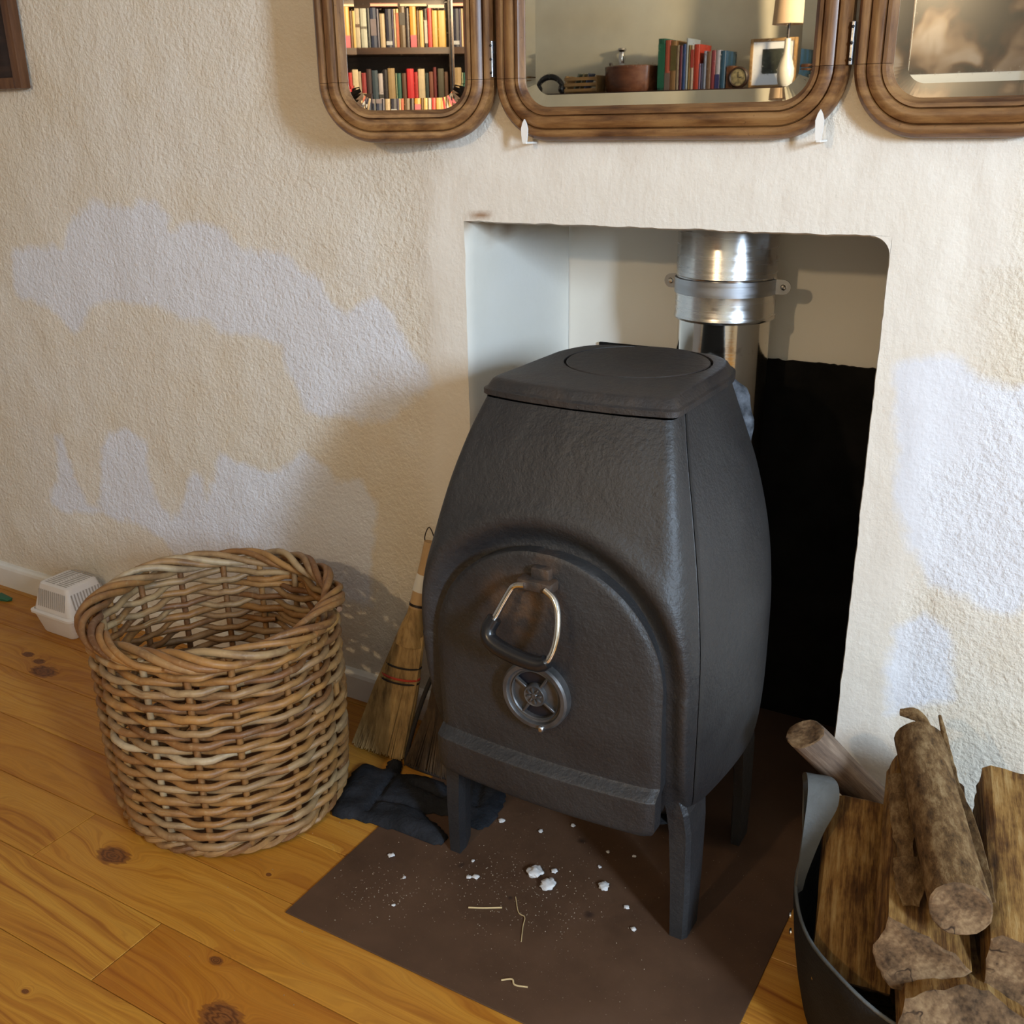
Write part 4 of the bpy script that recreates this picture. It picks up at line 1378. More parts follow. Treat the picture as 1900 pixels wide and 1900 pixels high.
# firewood
def log(name, label, a, b, section, seed=1, taper=1.0, rough=0.004, nlen=22, endtilt=(0, 0), bow=0.0, end2=None):
    """section: [(x right, y up, material slot)], axis from the near end a to the far end b"""
    a, b = Vector(a), Vector(b)
    L = (b - a).length
    zx = (b - a).normalized()
    yx = (Vector((0, 0, 1)) - zx * zx.z).normalized()
    xx = zx.cross(yx)
    xx = -xx if xx.x < 0 else xx
    # densify the section
    S = []
    n = len(section)
    for i in range(n):
        x0, y0, m0 = section[i]
        x1, y1, _ = section[(i + 1) % n]
        d = math.hypot(x1 - x0, y1 - y0)
        k = max(1, round(d / 0.009))
        for q in range(k):
            t = q / k
            S.append((x0 + (x1 - x0) * t, y0 + (y1 - y0) * t, m0))
    m = len(S)
    V, F, MI = [], [], []
    for j in range(nlen + 1):
        t = j / nlen
        sc_ = 1 + (taper - 1) * t
        for (x, y, mt_) in S:
            q = Vector((x * 40, y * 40, t * L * 5 + seed * 7.3))
            r = math.hypot(x, y) + 1e-6
            e = rough * (noise.noise(q) + 0.5 * noise.noise(Vector((x * 110, y * 110, t * L * 9 + seed))))
            f = sc_ * (1 + e / r)
            zz_ = -t * L + (1 - t) * (endtilt[0] * x + endtilt[1] * y) + 0.0015 * noise.noise(q * 2) * (1 if j in (0, nlen) else 0)
            V.append((x * f, y * f + bow * math.sin(PI * t), zz_))
    for j in range(nlen):
        for i in range(m):
            F.append((j * m + i, j * m + (i + 1) % m, (j + 1) * m + (i + 1) % m, (j + 1) * m + i))
            MI.append(S[i][2])
    # sawn ends with a little relief
    for j in (0, nlen):
        st = len(V)
        cx = sum(s[0] for s in S) / m; cy = sum(s[1] for s in S) / m
        zc = sum(V[j * m + i][2] for i in range(m)) / m
        prev = [j * m + i for i in range(m)]
        for fr_ in (0.93, 0.6, 0.25):
            ring = []
            for i in range(m):
                p = V[j * m + i]
                q = Vector((p[0] * 60, p[1] * 60, seed))
                bulge = (0.0018 if fr_ == 0.93 else 0.0) + 0.0016 * noise.noise(q * fr_)
                ring.append(len(V))
                tx, ty = cx + (p[0] - cx) * fr_, cy + (p[1] - cy) * fr_
                V.append((tx, ty, zc + (p[2] - zc) * fr_ + (bulge if j == 0 else -bulge)))
            for i in range(m):
                F.append((prev[i], prev[(i + 1) % m], ring[(i + 1) % m], ring[i])); MI.append(2)
            prev = ring
        F.append(tuple(prev)); MI.append(2)
    bm = bmesh.new()
    vs = [bm.verts.new(v) for v in V]
    for f, mi in zip(F, MI):
        try:
            fc = bm.faces.new([vs[i] for i in f]); fc.material_index = mi
        except ValueError:
            pass
    o = bm_obj(name, bm, [MT['bark'], MT['split'], MT['endgrain']], None, True, 38)
    o.matrix_world = Matrix(((xx.x, yx.x, -zx.x, a.x), (xx.y, yx.y, -zx.y, a.y), (xx.z, yx.z, -zx.z, a.z), (0, 0, 0, 1)))
    return tag(o, label, 'log')
def roundsec(rx, ry, slot=0, n=20, ph=0.0):
    return [(rx * math.cos(2 * PI * k / n + ph), ry * math.sin(2 * PI * k / n + ph), slot) for k in range(n)]
rlog = log('round_log', 'round bark-covered log with a sawn end, lying on top of the firewood in the bag', (-0.043, 1.118, 0.360), (-0.150, 1.430, 0.384), roundsec(0.0365, 0.0355), 1, 0.95, 0.003, endtilt=(0.05, -0.22))
llog = log('split_log', 'broad brown split log at the left side of the bag, beside the strap', (-0.163, 1.168, 0.125), (-0.213, 1.395, 0.262), [(-0.050, -0.032, 1), (-0.050, 0.020, 1), (-0.030, 0.034, 1), (0.010, 0.036, 1), (0.050, 0.026, 1), (0.060, -0.02, 0), (0.02, -0.04, 0), (-0.03, -0.042, 0)], 2, 1.0, 0.005, bow=0.004)
clog = log('split_log', 'grey-ended triangular split log in the middle of the bag under the round log', (-0.082, 1.115, 0.276), (-0.140, 1.425, 0.328), [(-0.050, -0.004, 1), (-0.038, 0.038, 1), (-0.020, 0.032, 1), (0.010, 0.024, 1), (0.040, 0.012, 1), (0.066, -0.006, 0), (0.034, -0.032, 0), (0.002, -0.062, 0), (-0.024, -0.056, 0), (-0.047, -0.034, 1)], 3, 0.95, 0.006, endtilt=(0.05, -0.30))
log('split_log', 'tall yellow-brown split log at the right edge of the bag', (0.054, 1.135, 0.268), (-0.004, 1.450, 0.316), [(-0.060, -0.060, 1), (-0.058, 0.050, 1), (-0.048, 0.058, 1), (0.0, 0.050, 1), (0.06, 0.034, 1), (0.066, -0.03, 0), (0.03, -0.062, 0), (-0.03, -0.072, 0)], 4, 1.0, 0.006, endtilt=(0.0, -0.30))
log('split_log', 'short split log with a grey sawn face at the front of the bag', (-0.010, 1.068, 0.220), (-0.050, 1.265, 0.175), [(-0.080, -0.010, 1), (-0.072, 0.022, 1), (-0.012, 0.048, 1), (0.020, 0.050, 1), (0.075, 0.022, 1), (0.105, -0.030, 0), (0.06, -0.066, 0), (0.0, -0.062, 0), (-0.045, -0.040, 0)], 5, 1.0, 0.005, endtilt=(0.05, -0.55))
blog = log('branch_log', 'thin grey branch piece sticking out of the bag towards the niche', (-0.304, 1.378, 0.376), (-0.192, 1.478, 0.215), roundsec(0.033, 0.027, 1, 16), 6, 1.05, 0.004, 18, endtilt=(0.1, -0.35))
blog.data.materials[1] = MT['greywood']
log('split_log', 'dark underlying split log low down in the middle of the bag', (-0.070, 1.205, 0.150), (-0.095, 1.470, 0.165), [(-0.06, -0.04, 0), (-0.05, 0.045, 1), (0.05, 0.05, 1), (0.07, -0.03, 0), (0.0, -0.05, 0)], 7, 1.0, 0.004)
log('split_log', 'underlying split log at the bottom right of the bag', (0.095, 1.180, 0.110), (0.070, 1.450, 0.115), [(-0.07, -0.06, 0), (-0.06, 0.065, 1), (0.06, 0.065, 1), (0.07, -0.04, 0), (0.0, -0.075, 0)], 8, 1.0, 0.004)
log('split_log', 'lowest split log lying on the bottom of the bag', (-0.06, 1.21, 0.053), (-0.08, 1.475, 0.056), [(-0.075, -0.042, 0), (-0.07, 0.035, 1), (0.05, 0.04, 1), (0.055, -0.04, 0)], 9, 1.0, 0.003)
# peeling bark
def ribbon(name, pts, widths, parent, mat, thick=0.0022, seed=1, wdir=(1, 0, 0)):
    P = catmull(pts, 6)
    W_ = catmull([(w_, 0, 0) for w_ in widths], 6)
    V, F = [], []
    for i, (p, w_) in enumerate(zip(P, W_)):
        tg = (P[min(i + 1, len(P) - 1)] - P[max(i - 1, 0)]).normalized()
        wd_ = Vector(wdir); wd_ = (wd_ - tg * wd_.dot(tg)).normalized()
        nn = tg.cross(wd_)
        jag = 1 + 0.35 * noise.noise(p * 70 + Vector((seed, 0, 0)))
        for e, s in ((-0.5, 0.5), (-0.17, 1), (0.17, 1), (0.5, 0.5), (0.5, -0.5), (0.17, 0), (-0.17, 0), (-0.5, -0.5)):
            V.append(p + wd_ * (e * w_.x * jag) + nn * (s * thick + 0.18 * w_.x * (0.25 - e * e)))
    for i in range(len(P) - 1):
        for k in range(8):
            F.append((i * 8 + k, i * 8 + (k + 1) % 8, (i + 1) * 8 + (k + 1) % 8, (i + 1) * 8 + k))
    F += [tuple(range(8)), tuple(len(V) - 8 + k for k in range(7, -1, -1))]
    o = mesh_from(name, V, F, mat, None, True, 50)
    if parent is not None:
        o.data.transform(parent.matrix_world.inverted())
        o.parent = parent
    return o
bpy.context.view_layer.update()
ribbon('peeling_bark', [(-0.182, 1.445, 0.415), (-0.155, 1.440, 0.418), (-0.128, 1.42, 0.395), (-0.098, 1.38, 0.372), (-0.062, 1.30, 0.360), (-0.030, 1.215, 0.352), (-0.012, 1.16, 0.348)], [0.010, 0.020, 0.014, 0.016, 0.022, 0.018, 0.010], rlog, MT['bark'], wdir=(0.8, 0, 0.6), seed=2)
ribbon('peeling_bark', [(-0.128, 1.455, 0.420), (-0.110, 1.42, 0.395), (-0.088, 1.37, 0.368), (-0.060, 1.31, 0.35)], [0.004, 0.009, 0.012, 0.010], rlog, MT['bark'], wdir=(0.8, 0, 0.6), seed=5)
ribbon('peeling_bark', [(-0.162, 1.36, 0.362), (-0.148, 1.31, 0.352), (-0.134, 1.26, 0.342), (-0.118, 1.205, 0.330)], [0.028, 0.030, 0.026, 0.018], clog, MT['bark'], wdir=(1, 0.2, 0.3), seed=9)
ribbon('peeling_bark', [(-0.122, 1.215, 0.334), (-0.110, 1.18, 0.328), (-0.100, 1.145, 0.318)], [0.026, 0.036, 0.022], clog, MT['bark'], wdir=(1, 0.2, 0.2), seed=12)

# ================================================================== ASH AND CRUMBS ON THE SHEET
def flake(name, x, y, s, mat, seed):
    rr = random.Random(seed)
    bm = bmesh.new()
    bmesh.ops.create_icosphere(bm, subdivisions=3 if s > 0.008 else 2, radius=s)
    for v in bm.verts:
        d = v.co.normalized()
        v.co *= 1 + 0.5 * noise.noise(d * 1.8 + Vector((seed, 0, 0))) + 0.14 * noise.noise(d * 4.5 + Vector((seed, 3, 0)))
        v.co.z *= 0.42
        v.co.x *= 1.15
    zmin = min(v.co.z for v in bm.verts)
    for v in bm.verts: v.co.z -= zmin
    o = bm_obj(name, bm, mat, None, True, 60)
    o.location = (x, y, 0.0031)
    o.rotation_euler = (0, 0, rr.uniform(0, 6))
    return o
tag(flake('ash_flake', -0.727, 1.287, 0.0125, MT['ash'], 1), 'larger white ash lump under the stove door, left one of the pair', 'ash')
tag(flake('ash_flake', -0.692, 1.271, 0.0120, MT['ash'], 4), 'larger white ash lump under the stove door, right one of the pair', 'ash')
tag(flake('ash_flake', -0.606, 1.316, 0.0085, MT['ash'], 7), 'grey-white ash crumb cluster on the brown sheet behind the right-hand ash lump', 'ash')
sm = [(-0.593, 1.417), (-0.551, 1.291), (-0.856, 1.385), (-0.842, 1.262), (-0.825, 1.222), (-0.815, 1.228), (-0.64, 1.405), (-0.775, 1.395), (-0.70, 1.31), (-0.90, 1.10), (-0.52, 1.25), (-0.98, 1.20), (-0.635, 1.36), (-0.73, 1.44), (-0.945, 1.283), (-0.925, 1.165)]
for k, (x, y) in enumerate(sm):
    tag(flake('ash_flake', x, y, 0.0032 + 0.0012 * (k % 3), MT['ash'], 10 + k), 'small pale ash fleck scattered on the brown hearth sheet', 'ash', 'small ash flecks on the hearth sheet')
rr_ = random.Random(5)
V, F = [], []
def crumb(x, y, s):
    z0 = 0.0031
    b = len(V)
    ang = rr_.uniform(0, 3)
    for k in range(4):
        V.append((x + s * math.cos(ang + PI / 2 * k) * rr_.uniform(0.6, 1.3), y + s * math.sin(ang + PI / 2 * k) * rr_.uniform(0.6, 1.3), z0))
    V.append((x, y, z0 + s * 1.1))
    F.extend([(b, b + 1, b + 4), (b + 1, b + 2, b + 4), (b + 2, b + 3, b + 4), (b + 3, b, b + 4)])
for k in range(420):
    x, y = rr_.gauss(-0.735, 0.10), rr_.gauss(1.235, 0.055)
    if -1.04 < x < -0.32 and 1.0 < y < 1.5: crumb(x, y, rr_.uniform(0.0005, 0.0013))
for k in range(120):
    crumb(rr_.gauss(-0.93, 0.045), rr_.gauss(1.12, 0.04), rr_.uniform(0.0005, 0.0013))
for k in range(420):
    crumb(rr_.uniform(-1.03, -0.33), rr_.uniform(1.005, 1.5), rr_.uniform(0.0003, 0.0008))
for k in range(70):
    x, y = rr_.uniform(-1.2, -0.9), rr_.uniform(0.84, 1.35)
    if x < -1.06 or y < 0.99: V_ = len(V); crumb(x, y, rr_.uniform(0.0004, 0.001)); V[V_:] = [(a, b, c - 0.003) for a, b, c in V[V_:]]
o = mesh_from('crumbs', V, F, MT['crumbs'], None, False)
tag(o, 'fine pale ash and wood crumbs strewn over the brown hearth sheet', 'crumbs', None, 'stuff')
def twig(name, pts, r, label):
    o = tube(name, catmull(pts, 4), r, MT['twig'], None, 6)
    return tag(o, label, 'twig')
twig('wood_splinter', [(-0.785, 1.158, 0.0046), (-0.762, 1.169, 0.0050), (-0.735, 1.186, 0.0046)], 0.0015, 'straight pale wood splinter on the brown sheet below the ash lumps')
twig('wood_splinter', [(-0.655, 1.050, 0.0042), (-0.640, 1.058, 0.0062), (-0.632, 1.052, 0.0042), (-0.612, 1.058, 0.0044)], 0.0014, 'small bent splinter near the front edge of the brown sheet')
twig('wood_splinter', [(-0.728, 1.220, 0.0042), (-0.705, 1.190, 0.0046), (-0.690, 1.185, 0.0052), (-0.682, 1.165, 0.0044), (-0.668, 1.135, 0.0042)], 0.0009, 'thin curved straw on the brown sheet among the crumbs')

# ================================================================== TRIPTYCH MIRROR
PROF = [(0.0, 0.0), (0.0, 0.012), (0.002, 0.019), (0.0065, 0.0245), (0.012, 0.0255), (0.0168, 0.0240), (0.0182, 0.0182), (0.0198, 0.0222), (0.026, 0.0262), (0.032, 0.0265), (0.0377, 0.0245), (0.0390, 0.0188), (0.0405, 0.0226), (0.0455, 0.0222), (0.0495, 0.0180), (0.0520, 0.0120), (0.0530, 0.0110), (0.0530, 0.002)]
ZB, ZT, RO = 1.226, 1.86, 0.098
tri = empty('triptych_mirror', (-0.68, 1.62, ZB), 'three-part folding wall mirror in brown wooden frames above the stove', 'mirror')
def panel(name, org, ang, w, label_hinge=None):
    """org: lower left back corner on the wall side, ang: rotation about z (0 = flat on the wall)"""
    ux = Vector((math.cos(ang), math.sin(ang), 0)); nn = Vector((math.sin(ang), -math.cos(ang), 0))
    H = ZT - ZB
    T0 = Vector(tri.location)
    def P(u, v, d): return Vector(org) + ux * u + Vector((0, 0, v)) + nn * d - T0
    def arc(cx, cy, a0, a1, o, n=14):
        r = RO - o
        return [(cx + r * math.cos(math.radians(a0 + (a1 - a0) * k / n)), cy + r * math.sin(math.radians(a0 + (a1 - a0) * k / n))) for k in range(n + 1)]
    def rail(o, bottom):
        if bottom: return arc(RO, RO, 180, 270, o) + arc(w - RO, RO, 270, 360, o)
        return arc(w - RO, H - RO, 0, 90, o) + arc(RO, H - RO, 90, 180, o)
    def sweep(nm, fn, parent):
        cols = [fn(o) for o, d in PROF]
        V = [P(u, v, d) for (o, d), c in zip(PROF, cols) for u, v in c]
        n = len(cols[0])
        F = []
        for j in range(len(PROF) - 1):
            for i in range(n - 1):
                F.append((j * n + i, j * n + i + 1, (j + 1) * n + i + 1, (j + 1) * n + i))
        F.append(tuple(j * n for j in range(len(PROF)))); F.append(tuple(j * n + n - 1 for j in range(len(PROF)))[::-1])
        bm = bmesh.new()
        vs = [bm.verts.new(v) for v in V]
        for f in F: bm.faces.new([vs[i] for i in f])
        return bm_obj(nm, bm, MT['rail' if nm == 'frame_rail' else 'frame'], parent, True, 32)
    # backing board is the panel; frame pieces and glass hang on it
    def loop_(o): return rail(o, True) + rail(o, False)
    lp = loop_(0.004)
    V = [P(u, v, 0.0) for u, v in lp] + [P(u, v, 0.006) for u, v in lp]
    n = len(lp)
    F = [tuple(range(n))[::-1], tuple(range(n, 2 * n))] + [(i, (i + 1) % n, n + (i + 1) % n, n + i) for i in range(n)]
    board = mesh_from(name, V, F, MT['dkwood'], tri, False)
    sweep('frame_rail', lambda o: rail(o, True), board)
    sweep('frame_rail', lambda o: rail(o, False), board)
    g = 0.0006
    sweep('frame_stile', lambda o: [(o, H - RO - g), (o, RO + g)], board)
    sweep('frame_stile', lambda o: [(w - o, RO + g), (w - o, H - RO - g)], board)
    # bevelled glass
    o0, o1 = 0.050, 0.0715
    d1 = 0.0088
    d0 = d1 + math.tan(math.radians(2.8)) * (o1 - o0)
    A, B = loop_(o0), loop_(o1)
    V = [P(u, v, d0) for u, v in A] + [P(u, v, d1) for u, v in B]
    F = [(i, (i + 1) % n, n + (i + 1) % n, n + i) for i in range(n)] + [tuple(range(n, 2 * n))]
    mesh_from('mirror_glass', V, F, MT['mirror'], board, False)
    return board
CW = 0.582
cen = panel('centre_panel', (-0.968, 1.6175, ZB), 0.0, CW)
lpw, lang = 0.316, math.radians(18.6)
panel('side_panel', (-0.976 - lpw * math.cos(lang), 1.6165 - lpw * math.sin(lang), ZB), lang, lpw)
panel('side_panel', (-0.379, 1.6175, ZB), 0.0, lpw)
for hx, hz in ((-0.972, 1.355), (-0.3825, 1.352)):
    bm = bmesh.new()
    add_box(bm, hx - 0.0022, hx + 0.0022, 1.592, 1.604, hz - 0.028, hz + 0.028, 0.0008, 1)
    o = bm_obj('hinge', bm, MT['zinc'])
    local(o, tri)
    for q in (-0.021, 0.0, 0.021):
        bm = bmesh.new()
        bmesh.ops.create_icosphere(bm, subdivisions=2, radius=0.0022, matrix=Matrix.Translation((hx, 1.5915, hz + q)))
        o2 = bm_obj('hinge_pin', bm, MT['wire'], None, True)
        o2.data.transform(Matrix.Translation(-Vector(tri.location)))
        o2.parent = o
# two white leaf-shaped clips carrying the centre panel
def clip(x, z, tall, sx, label):
    prof = [(0, tall), (-0.0035, tall - 0.006), (-0.0062, tall - 0.015), (-0.0055, tall - 0.026), (-0.004, 0.0), (0.004, 0.0), (0.0055, tall - 0.026), (0.0062, tall - 0.015), (0.0035, tall - 0.006)]
    bm = bmesh.new()
    A = [bm.verts.new((px, 1.5855, z + pz)) for px, pz in prof]
    B = [bm.verts.new((px, 1.5885, z + pz)) for px, pz in prof]
    n = len(prof)
    bm.faces.new(A); bm.faces.new(B[::-1])
    for i in range(n): bm.faces.new((A[i], B[i], B[(i + 1) % n], A[(i + 1) % n]))
    add_box(bm, -0.004, 0.004, 1.5855, 1.624, z - 0.003, z + 0.0005, 0.001, 1)
    o = bm_obj('mirror_clip', bm, MT['white'], None, False)
    o.location = (x, 0, 0)
    return tag(o, label, 'clip')
clip(-0.906, 1.2245, 0.036, 1, 'white leaf-shaped clip holding the lower left corner of the centre mirror')
clip(-0.416, 1.2245, 0.042, 1, 'white leaf-shaped clip holding the lower right corner of the centre mirror')

# carved frame at the left edge of the picture
cf_ = empty('carved_picture', (-2.48, 1.60, 1.338), 'dark carved wooden picture frame at the upper left edge of the wall', 'picture frame')
fx1, fx0, fz0, fz1 = -2.214, -2.72, 1.345, 1.95
for nm, (a0, a1, c0, c1) in (('frame_side', (fx1 - 0.026, fx1, fz0, fz1)), ('frame_side', (fx0, fx0 + 0.026, fz0, fz1)), ('frame_side', (fx0 + 0.026, fx1 - 0.026, fz0, fz0 + 0.024)), ('frame_side', (fx0 + 0.026, fx1 - 0.026, fz1 - 0.024, fz1))):
    local(box(nm, a0, a1, 1.594, 1.620, c0, c1, MT['carved'], None, 0.004), cf_)
bm = bmesh.new()
add_box(bm, fx0 + 0.024, fx1 - 0.024, 1.606, 1.616, fz0 + 0.02, fz1 - 0.02)
bmesh.ops.subdivide_edges(bm, edges=bm.edges[:], cuts=24, use_grid_fill=True)
for v in bm.verts:
    if v.co.y < 1.61: v.co.y -= 0.006 * max(0, noise.noise(Vector((v.co.x * 30, 0, v.co.z * 30))) + 0.2)
local(bm_obj('carved_field', bm, MT['dkwood'], None, True, 60), cf_)

# ================================================================== WHAT THE MIRRORS SHOW
SZ, SY = 1.385, -1.27
bm = bmesh.new()
add_box(bm, -2.80, -1.285, OY + 0.002, -1.20, SZ - 0.03, SZ, 0.002, 1)
add_box(bm, -1.285, -1.20, -1.322, -1.20, SZ - 0.03, SZ, 0.002, 1)
tag(bm_obj('wall_shelf', bm, MT['dkwood']), 'dark wooden shelf on the opposite wall, reflected in the centre mirror', 'shelf')

def book(x0, x1, ztop, zbot, yfront, col, label, group, depth=0.13, two=None, lean=0.0, flatside=False, rough=0.5):
    w_ = x1 - x0
    h_ = ztop - zbot
    root = empty('book', ((x0 + x1) / 2, yfront, zbot), label, 'book', group)
    root.rotation_euler = (0, lean, 0)
    m = cmat(col, rough)
    bm = bmesh.new()
    t = min(0.0022, w_ * 0.2)
    add_box(bm, -w_ / 2, -w_ / 2 + t, -depth, -0.002, 0, h_)
    add_box(bm, w_ / 2 - t, w_ / 2, -depth, -0.002, 0, h_)
    # rounded spine
    sp_ = [(-w_ / 2, -0.002), (-w_ / 2 + w_ * 0.12, 0.0), (0, 0.0012), (w_ / 2 - w_ * 0.12, 0.0), (w_ / 2, -0.002), (w_ / 2, -0.004), (-w_ / 2, -0.004)]
    A = [bm.verts.new((x, y, 0)) for x, y in sp_]; B = [bm.verts.new((x, y, h_)) for x, y in sp_]
    bm.faces.new(A); bm.faces.new(B[::-1])
    for i in range(len(sp_)): bm.faces.new((A[i], B[i], B[(i + 1) % len(sp_)], A[(i + 1) % len(sp_)]))
    bm_obj('cover', bm, m, root)
    box('pages', -w_ / 2 + t, w_ / 2 - t, -depth + 0.003, -0.005, 0.003, h_ - 0.003, MT['pages'], root)
    if two is not None:
        c2, f0, f1 = two
        box('spine_band', -w_ / 2 + 0.0004, w_ / 2 - 0.0004, -0.001, 0.0018, h_ * f0, h_ * f1, cmat(c2), root)
    return root

# --- bookcase seen in the left-hand mirror
bcx0, bcx1, bcy = -1.276, -0.852, -1.33
bc = empty('bookcase', (-1.064, -1.42, 0.0), 'dark wooden bookcase full of books, reflected in the left mirror', 'bookcase')
for (a0, a1) in ((bcx0, bcx0 + 0.010), (bcx1 - 0.010, bcx1)):
    local(box('side_panel', a0, a1, OY + 0.012, bcy, 0.0006, 2.05, MT['dkwood']), bc)
for z in (0.08, 0.40, 0.72, 1.04, 1.365, 1.571, 1.80, 2.04):
    local(box('shelf', bcx0 + 0.010, bcx1 - 0.010, OY + 0.022, bcy, z - 0.026, z, MT['dkwood']), bc)
local(box('back_panel', bcx0 + 0.010, bcx1 - 0.010, OY + 0.012, OY + 0.022, 0.05, 2.05, MT['dkwood']), bc)
UP = [  # x0, x1, top, colour, band, description
    (-1.2635, -1.2367, 1.722, (205, 190, 160), ((120, 95, 80), .52, .60), 'cream book with a dark spine mark, first on the upper bookcase shelf'),
    (-1.2345, -1.2075, 1.722, (205, 208, 195), ((120, 115, 105), .48, .54), 'pale grey-white book beside the cream one on the upper bookcase shelf'),
    (-1.2060, -1.1936, 1.723, (58, 66, 75), None, 'thin slate book on the upper bookcase shelf before the wide navy one'),
    (-1.1922, -1.1666, 1.724, (45, 58, 92), ((130, 120, 130), .30, .72), 'wide navy book third from left group on the upper bookcase shelf'),
    (-1.1650, -1.1557, 1.720, (95, 95, 120), None, 'thin grey-blue book right of the wide navy one'),
    (-1.1530, -1.1314, 1.7017, (190, 170, 140), None, 'short beige book standing between two navy books'),
    (-1.1287, -1.1016, 1.719, (24, 28, 58), ((185, 190, 200), .06, .16), 'dark navy book with white marks on its spine on the upper bookcase shelf'),
    (-1.1005, -1.0948, 1.719, (120, 115, 150), None, 'very thin lilac book on the upper bookcase shelf'),
    (-1.0938, -1.0853, 1.719, (205, 185, 145), None, 'thin cream book right of the lilac one'),
    (-1.0843, -1.0717, 1.719, (210, 180, 125), ((185, 90, 60), .0, .9), 'cream book with an orange stripe on the upper bookcase shelf'),
    (-1.0700, -1.0445, 1.728, (88, 68, 42), ((45, 38, 35), .55, .85), 'olive brown book with a dark oval on its spine'),
    (-1.0430, -1.0282, 1.722, (50, 42, 48), None, 'dark grey book left of the orange one'),
    (-1.0254, -0.9982, 1.7285, (205, 140, 35), ((190, 75, 95), .0, .30), 'bright orange book with a pink foot on the upper bookcase shelf'),
    (-0.9965, -0.9873, 1.713, (120, 95, 70), None, 'thin brown book right of the orange and pink one'),
    (-0.9859, -0.9682, 1.713, (200, 165, 100), None, 'tan book between brown and black ones on the upper bookcase shelf'),
    (-0.9654, -0.9518, 1.720, (30, 28, 30), ((165, 160, 155), .1, .7), 'black book with white lettering band left of the red one'),
    (-0.9500, -0.9326, 1.722, (190, 30, 28), None, 'bright red book on the upper bookcase shelf'),
    (-0.9313, -0.9080, 1.713, (185, 145, 60), None, 'mustard book right of the bright red one'),
    (-0.9066, -0.8740, 1.713, (175, 135, 35), None, 'wide dark mustard book last on the upper bookcase shelf')]
for x0, x1, zt_, c, bd, lb in UP:
    book(x0 + .0004, x1 - .0004, zt_, 1.5714, bcy - 0.004, c, lb, 'books on the upper bookcase shelf', 0.12, bd)
LO = [(-1.2600, -1.2440, 1.478, (190, 170, 140), None, 'pale book first on the lower bookcase shelf'),
    (-1.2430, -1.2231, 1.472, (170, 55, 55), ((205, 180, 140), .0, .25), 'dull red book with a cream foot second on the lower bookcase shelf'),
    (-1.2215, -1.1998, 1.487, (70, 45, 45), None, 'brown-black book on the lower bookcase shelf left of the slate one'),
    (-1.1984, -1.1724, 1.482, (62, 82, 98), None, 'slate blue book on the lower bookcase shelf'),
    (-1.1710, -1.1518, 1.4695, (205, 198, 205), ((60, 60, 60), .06, .2), 'white paperback on the lower bookcase shelf'),
    (-1.1504, -1.1312, 1.4848, (32, 25, 35), None, 'black book right of the white paperback'),
    (-1.1298, -1.0995, 1.490, (170, 145, 105), None, 'wide khaki book on the lower bookcase shelf'),
    (-1.0975, -1.0912, 1.470, (165, 180, 150), None, 'thin pale green book right of the khaki one'),
    (-1.0900, -1.0733, 1.4695, (50, 105, 95), None, 'teal green book on the lower bookcase shelf'),
    (-1.0705, -1.0512, 1.4695, (95, 62, 45), None, 'brown book between the teal and the red one'),
    (-1.0485, -1.0180, 1.487, (205, 30, 42), None, 'thick bright red book on the lower bookcase shelf'),
    (-1.0167, -1.0014, 1.474, (185, 40, 42), None, 'thinner red book right of the thick red one'),
    (-1.0001, -0.9710, 1.486, (200, 185, 155), None, 'cream book right of the two red ones'),
    (-0.9695, -0.9545, 1.470, (28, 50, 52), None, 'dark teal book right of the cream one'),
    (-0.9529, -0.9349, 1.4746, (115, 62, 45), None, 'red-brown book on the lower bookcase shelf'),
    (-0.9335, -0.9205, 1.492, (105, 32, 38), None, 'tall dark red book on the lower bookcase shelf'),
    (-0.9154, -0.8876, 1.487, (62, 58, 42), None, 'dark olive book near the right end of the lower bookcase shelf'),
    (-0.8866, -0.8709, 1.474, (80, 50, 35), None, 'brown book last on the lower bookcase shelf')]
for x0, x1, zt_, c, bd, lb in LO:
    book(x0 + .0004, x1 - .0004, zt_, 1.3654, bcy - 0.004, c, lb, 'books on the lower bookcase shelf', 0.12, bd)
# books lying flat on top of the upper row
def flatbook(x0, x1, z0, z1, col, label):
    r_ = empty('book', ((x0 + x1) / 2, bcy - 0.006, z0), label, 'book', 'books lying on the upper bookcase row')
    w_, h_ = x1 - x0, z1 - z0
    bm = bmesh.new()
    add_box(bm, -w_ / 2, w_ / 2, -0.11, 0, 0, 0.0018); add_box(bm, -w_ / 2, w_ / 2, -0.11, 0, h_ - 0.0022, h_)
    bm_obj('cover', bm, cmat(col), r_)
    box('pages', -w_ / 2 + 0.002, w_ / 2 - 0.002, -0.108, -0.002, 0.0018, h_ - 0.0022, MT['pages'], r_)
flatbook(-1.190, -1.072, 1.7288, 1.742, (165, 65, 70), 'pinkish red book lying flat on the navy and cream books')
flatbook(-1.066, -0.950, 1.7292, 1.741, (105, 80, 50), 'brown book lying flat on the orange and olive books')
flatbook(-0.948, -0.876, 1.7224, 1.737, (115, 95, 95), 'greyish book lying flat on the red and mustard books')

